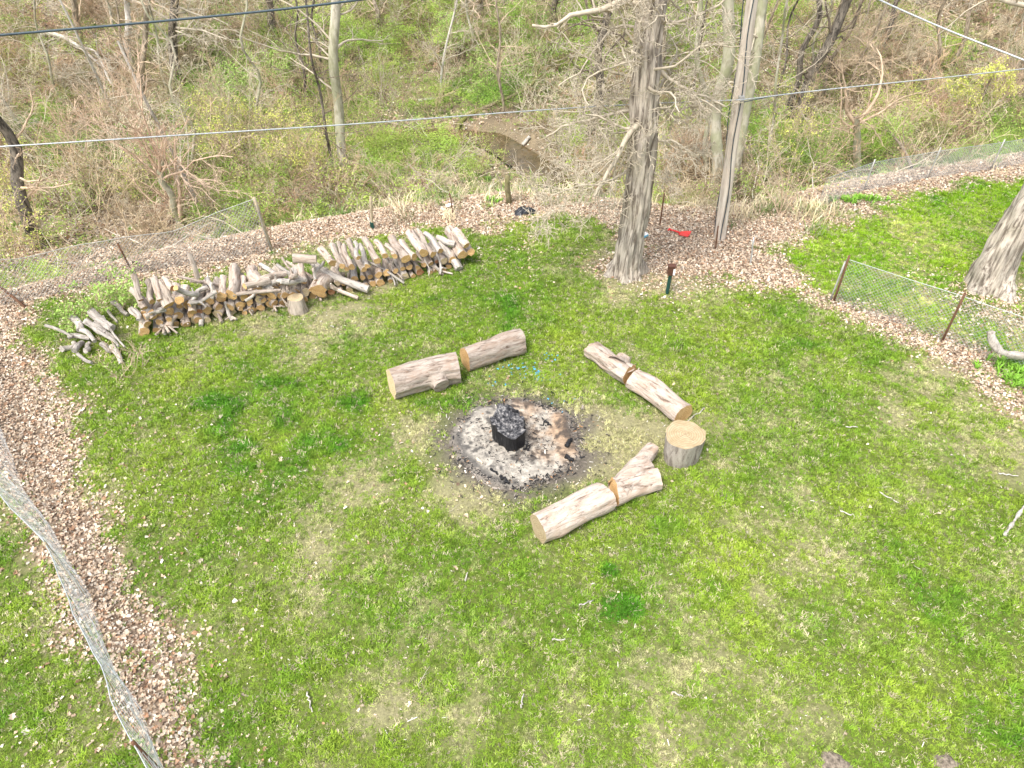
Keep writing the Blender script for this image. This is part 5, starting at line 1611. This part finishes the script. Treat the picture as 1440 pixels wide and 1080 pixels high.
# far right fence
qb = [gz(1150, 292), gz(1214, 269), gz(1304, 252), gz(1370, 243), gz(1440, 232), gz(1560, 215)]
qt = [b_ + np.array([0, 0, .85]) for b_ in qb]
ps = [(gz(px, py), gz(px, py) + np.array([0.03, 0, .95]), 0.02, 'metal_old') for px, py in ((1214, 269), (1304, 252), (1392, 240))]
chain_fence('chain_link_fence', qb, qt, 'far chain-link fence at upper right above the strip of dry leaves', ps, .085, .0036, 'metal', .02, 4, True, .02)

def post(name, p0, p1, r_, mat, label, cat='post', cap=None, sides=8):
    A_ = np.array(p0, float); B_ = np.array(p1, float)
    root = empty(name, A_, label, cat)
    mb = MB(); t = np.linspace(0, 1, 5)[:, None]
    pp = A_ * (1 - t) + B_ * t - A_; pp[1:-1, :2] += np.random.RandomState(int(abs(A_[0]) * 100)).normal(0, r_ * .15, (3, 2))
    mb.tubes(pp[None], np.linspace(r_ * 1.1, r_ * .95, 5)[None], sides, cap=True)
    mb.build('shaft', M[mat], root)
    return root, mb
def vpost(name, px, py, tx, ty, r_, mat, label, **k):
    b_ = T(px, py); return post(name, b_ - [0, 0, .08], onY(tx, ty, b_[1]), r_, mat, label, **k)
root, _ = vpost('wooden_stake', 524, 322, 521, 276, .035, 'stake', 'thin pale wooden stake with a green foot behind the woodpile')
b_ = T(524, 322)
mb = MB(); mb.box((0, -.0, .16), (.09, .09, .2)); mb.build('foot', M['green_metal'], root, False)
vpost('rusty_post', 638, 302, 632, 271, .018, 'rust', 'thin rusty post left of the mossy post')
vpost('mossy_post', 716, 288, 714, 246, .075, 'bark_moss', 'thick greenish wooden post near the creek, left of the black bag')
vpost('rusty_post', 928, 316, 934, 272, .022, 'rust', 'thin rusty post just right of the big oak')
vpost('metal_post', 1055, 373, 1060, 334, .02, 'metal', 'thin silver post in the dry leaves right of the utility pole')
vpost('rusty_post', 1006, 352, 1010, 318, .02, 'rust', 'short rusty post leaning at the foot of the utility pole')
# green post with brown box
b_ = gz(938, 413)
root = empty('box_post', b_, 'short green post topped by a small brown box on the lawn right of the oak', 'post')
tp = onY(943, 386, b_[1]) - b_
mb = MB(); t = np.linspace(0, 1, 3)[:, None]; mb.tubes((tp[None] * t)[None], np.full((1, 3), .045), 4, cap=True); mb.build('post', M['green_metal'], root, False)
mb = MB(); mb.box(tp + [0, 0, .11], (.16, .13, .22)); bx = mb.build('box', M['brown_paint'], root, False)
bv = bx.modifiers.new('bevel', 'BEVEL'); bv.width = .015; bv.segments = 2
mb = MB(); mb.box(tp + [.055, -.07, .10], (.045, .012, .15)); mb.build('white_plate', M['white'], root, False)
mb = MB(); mb.box(tp + [0, 0, .23], (.18, .15, .025)); mb.build('lid', M['brown_paint'], root, False)

# ------------------------------------------------------------------ utility pole and cables
b_ = T(1013, 335)
top_ = onY(1058, 0, b_[1]); top_ = b_ + (top_ - b_) * 1.55
root = empty('utility_pole', b_, 'tall weathered wooden utility pole standing in dry leaves at the back of the yard', 'utility pole')
mb = MB(); t = np.linspace(0, 1, 40)[:, None]; NN = Noise(5)
surf(mb, (b_ - [0, 0, .3]) * (1 - t) + top_ * t - b_, np.linspace(.15, .105, 40), 20, lambda th, ll: 1 + .05 * (NN.v(th * 4, ll) - .5))
mb.build('pole_shaft', M['pole'], root)
mb = MB()
for a0, off in ((2.9, .155), (4.6, .155)):
    t = np.linspace(0, 1, 24)[:, None]
    pp = (b_ * (1 - t) + top_ * t) * 1.0 - b_
    wv = .03 * np.sin(t[:, 0] * 22 + a0)
    pp[:, 0] += math.cos(a0) * off + wv; pp[:, 1] += math.sin(a0) * off
    mb.tubes(pp[None], np.full((1, 24), .012), 5)
mb.build('ground_wire', M['cable_dark'], root)
hz = 3.62
pc = b_ + (top_ - b_) * ((hz - b_[2]) / (top_[2] - b_[2]))
mb = MB(); mb.box(pc - b_ + [0, -.17, 0], (.12, .12, .1)); mb.build('bracket', M['metal_old'], root, False)
mb = MB(); ptz = top_ - b_ - np.array([0, 0, .35]); mb.box(ptz + [0, -.17, 0], (2.2, .1, .12)); mb.build('crossarm', M['pole'], root, False)

def cable(name, P, r_, mat, label):
    P = np.array(P, float); n = 40; t = np.linspace(0, len(P) - 1, n)
    pp = np.stack([np.interp(t, range(len(P)), P[:, k]) for k in range(3)], -1)
    # smooth
    for _ in range(12): pp[1:-1] = (pp[:-2] + pp[1:-1] * 2 + pp[2:]) / 4
    mb = MB(); mb.tubes(pp[None], np.full((1, n), r_), 6)
    tag(mb.build(name, M[mat], None, True, P[0]), label, 'cable', 'overhead cables')
cq = pc + np.array([0, -.27, 0])
def W(px, py, z): return G(px, py, z)
cable('overhead_cable', [W(-300, 222, 4.3), W(0, 207, 4.2), W(250, 190, 4.0), W(500, 175, 3.85), W(750, 155, 3.7), W(900, 146, 3.65), cq], .013, 'cable_light', 'pale overhead cable running from the left edge to the utility pole')
cable('overhead_cable', [cq, W(1150, 127, 3.7), W(1300, 112, 3.9), W(1440, 97, 4.1), W(1800, 55, 4.6)], .013, 'cable_light', 'pale overhead cable running from the utility pole to the right edge')
cable('overhead_cable', [W(-300, 76, 6.0), W(0, 49, 6.0), W(150, 37, 6.05), W(300, 23, 6.1), W(420, 11, 6.2), W(520, -2, 6.3), W(800, -40, 6.4), top_ + np.array([-.6, -.25, -.3])], .019, 'cable_dark', 'dark overhead cable crossing the upper left corner')
cable('overhead_cable', [top_ + np.array([.3, -.25, -.3]), W(1130, -55, 6.6), W(1235, 0, 6.4), W(1340, 46, 6.2), W(1440, 84, 6.0), W(1700, 190, 5.6)], .013, 'cable_light', 'thin pale overhead cable crossing the upper right corner')
# slack loop beside the pole
cable('slack_cable', [cq + [.05, 0, -.05], W(1062, 140, 3.3), W(1082, 136, 3.4), W(1105, 132, 3.65)], .012, 'cable_dark', 'slack dark loop of cable hanging right of the pole bracket')

# ------------------------------------------------------------------ things left lying about
# crumpled black sheet
b_ = gz(738, 300)
rs_ = np.random.RandomState(3); nu, nv = 22, 14
U, V_ = np.meshgrid(np.linspace(-1, 1, nu), np.linspace(-1, 1, nv))
rr = np.sqrt(U ** 2 + V_ ** 2)
hgt = .16 * np.clip(1 - rr ** 2 * .75, 0, 1) * (.4 + 1.3 * N1.fbm(U * 3 + 5, V_ * 3 + 5, 1., 3)) + .02
mb = MB(); idx = np.arange(nu * nv).reshape(nv, nu)
q = np.stack([idx[:-1, :-1], idx[:-1, 1:], idx[1:, 1:], idx[1:, :-1]], -1).reshape(-1, 4)
mb.add(np.stack([U * .27 * (1 + .5 * (N2.fbm(U * 3, V_ * 3, 1, 2) - .5)), V_ * .17 * (1 + .8 * (N3.fbm(U * 4, V_ * 2, 1, 2) - .5)), hgt], -1).reshape(-1, 3), q)
o = mb.build('black_bag', M['black'], None, False); o.location = tuple(b_); tag(o, 'crumpled black plastic bag lying in leaves beside the mossy post', 'bag')
so = o.modifiers.new('solid', 'SOLIDIFY'); so.thickness = .006
# red plastic scoop
b_ = gz(955, 330)
root = empty('red_shovel', b_, 'faded red plastic shovel lying on the dry leaves behind the oak', 'shovel')
root.rotation_euler = (0, 0, -.55)
mb = MB(); nu, nv = 9, 7
U, V_ = np.meshgrid(np.linspace(0, 1, nu), np.linspace(-1, 1, nv))
mb.add(np.stack([U * .26, V_ * (.07 + .10 * np.sqrt(U)), .05 + .07 * V_ ** 2 * U - .02 * U], -1).reshape(-1, 3), np.stack([(idx := np.arange(nu * nv).reshape(nv, nu))[:-1, :-1], idx[:-1, 1:], idx[1:, 1:], idx[1:, :-1]], -1).reshape(-1, 4))
o = mb.build('blade', M['red'], root, False); so = o.modifiers.new('solid', 'SOLIDIFY'); so.thickness = .012
mb = MB(); mb.tubes(np.array([[[.02, 0, .055], [-.12, 0, .07], [-.28, .0, .07]]]), np.array([[.03, .022, .02]]), 8, cap=True); mb.build('handle', M['red'], root)
mb = MB(); mb.box((-.29, 0, .07), (.03, .12, .03)); mb.build('grip', M['red'], root, False)
# white and blue dish
b_ = gz(903, 331)
root = empty('plastic_dish', b_, 'white dish with a pale blue rim lying beside the oak trunk', 'dish')
for nm, mat, prof in (('bowl', 'white', [(0, .04), (.10, .045), (.14, .07)]), ('rim', 'blue', [(.142, .065), (.165, .04), (.17, .0)])):
    mb = MB(); k = 20; V = []
    for r_, z_ in prof:
        for j in range(k): V.append((r_ * math.cos(j * 2 * PI / k), r_ * .8 * math.sin(j * 2 * PI / k), z_))
    mb.add(V, [(i * k + j, i * k + (j + 1) % k, (i + 1) * k + (j + 1) % k, (i + 1) * k + j) for i in range(len(prof) - 1) for j in range(k)])
    mb.build(nm, M[mat], root)
# small litter by the woods
for px, py, mt, sz_, lab in ((704, 208, 'white', .10, 'white scrap of litter at the creek bend'), (632, 294, 'white', .13, 'pale plastic scrap behind the rusty post')):
    b_ = T(px, py); mb = MB(); rs_ = np.random.RandomState(int(px))
    v = np.array([[math.cos(a_) * rs_.uniform(.6, 1.1), math.sin(a_) * rs_.uniform(.4, .8), rs_.uniform(.1, .6)] for a_ in np.arange(8) * PI / 4]) * sz_
    mb.add(np.vstack([[0, 0, sz_ * .8], v]), None, [(0, 1 + j, 1 + (j + 1) % 8) for j in range(8)])
    o = mb.build('litter_scrap', M[mt], None, False); o.location = tuple(b_ + [0, 0, .05]); tag(o, lab, 'litter')

# grey driftwood snag at the right edge
P = np.array([G(1394, 466, .75), G(1395, 478, .62), G(1402, 492, .42), G(1415, 498, .33), G(1430, 500, .30), G(1450, 500, .28), G(1490, 512, .12)])
t = np.linspace(0, 6, 36); pp = np.stack([np.interp(t, range(7), P[:, k]) for k in range(3)], -1)
for _ in range(6): pp[1:-1] = (pp[:-2] + 2 * pp[1:-1] + pp[2:]) / 4
mb = MB(); NN = Noise(44)
rd_ = .05 + .03 * np.abs(np.sin(t * 1.1)) ; rd_[0] = .07; rd_[1] = .075
surf(mb, pp, rd_, 14, lambda th, ll: 1 + .5 * (NN.v(th * 2.2, ll * 5) - .5))
g0 = pp[0]
e_ = mb.v[0][:14]; mb.add(np.vstack([e_.mean(0) + [0, 0, .02], e_]), None, [(0, 1 + (j + 1) % 14, 1 + j) for j in range(14)])
P1, D1, L1, R1 = spawn(np.random.RandomState(4), pp[None], rd_[None], np.array([1.]), 3, .0, .15, .6, .14, .4)
a1, a2 = grow(np.random.RandomState(4), P1, D1, L1, R1, 4, .2, .1); mb.tubes(a1, a2, 5)
o = mb.build('driftwood_snag', M['log_grey'], None, True, g0); tag(o, 'twisted grey driftwood branch curling up at the right edge by the fence', 'driftwood')
# pale knotted branch tip low at right
P = np.array([G(1411, 755, .04), G(1420, 742, .08), G(1428, 730, .12), G(1440, 712, .16), G(1475, 680, .1)])
t = np.linspace(0, 4, 26); pp = np.stack([np.interp(t, range(5), P[:, k]) for k in range(3)], -1)
mb = MB(); surf(mb, pp, .016 + .016 * (np.sin(t * 6) > .2), 8)
o = mb.build('knotty_branch', M['bark_white'], None, True, pp[0]); tag(o, 'pale knotty branch tip lying on the grass at the right edge', 'branch')
# bare soil patches with exposed roots near the bottom right
for px, py, sx_, lab in ((1175, 1072, .17, 'bare muddy patch with a root showing at the bottom edge'), (1330, 1074, .15, 'second bare muddy patch nearer the bottom right corner')):
    b_ = gz(px, py); mb = MB(); k = 24; V = [(0, 0, .03)]; rs_ = np.random.RandomState(int(px))
    for ring_, zz in ((.5, .03), (.85, .02), (1.1, -.01)):
        for j in range(k):
            a_ = j * 2 * PI / k; w_ = 1 + .35 * (N1.v(np.array([math.cos(a_) * 2 + px]), np.array([math.sin(a_) * 2]))[0] - .5) * 2
            V.append((math.cos(a_) * sx_ * ring_ * w_, math.sin(a_) * sx_ * .7 * ring_ * w_, zz + rs_.uniform(-.006, .006)))
    f3 = [(0, 1 + j, 1 + (j + 1) % k) for j in range(k)]; f4 = [(1 + i * k + j, 1 + (i + 1) * k + j, 1 + (i + 1) * k + (j + 1) % k, 1 + i * k + (j + 1) % k) for i in range(2) for j in range(k)]
    mb.add(V, f4, f3); o = mb.build('mud_patch', M['mud'] if 'mud' in M else M.setdefault('mud', m_plain('bare_mud', (.20, .165, .125), .95, 0, .7, 26, .2, 1.)), None, True)
    o.location = tuple(b_); tag(o, None, None, None, 'structure')
# exposed roots round the oak
b_ = gz(880, 384)
print('objects', len(bpy.data.objects))
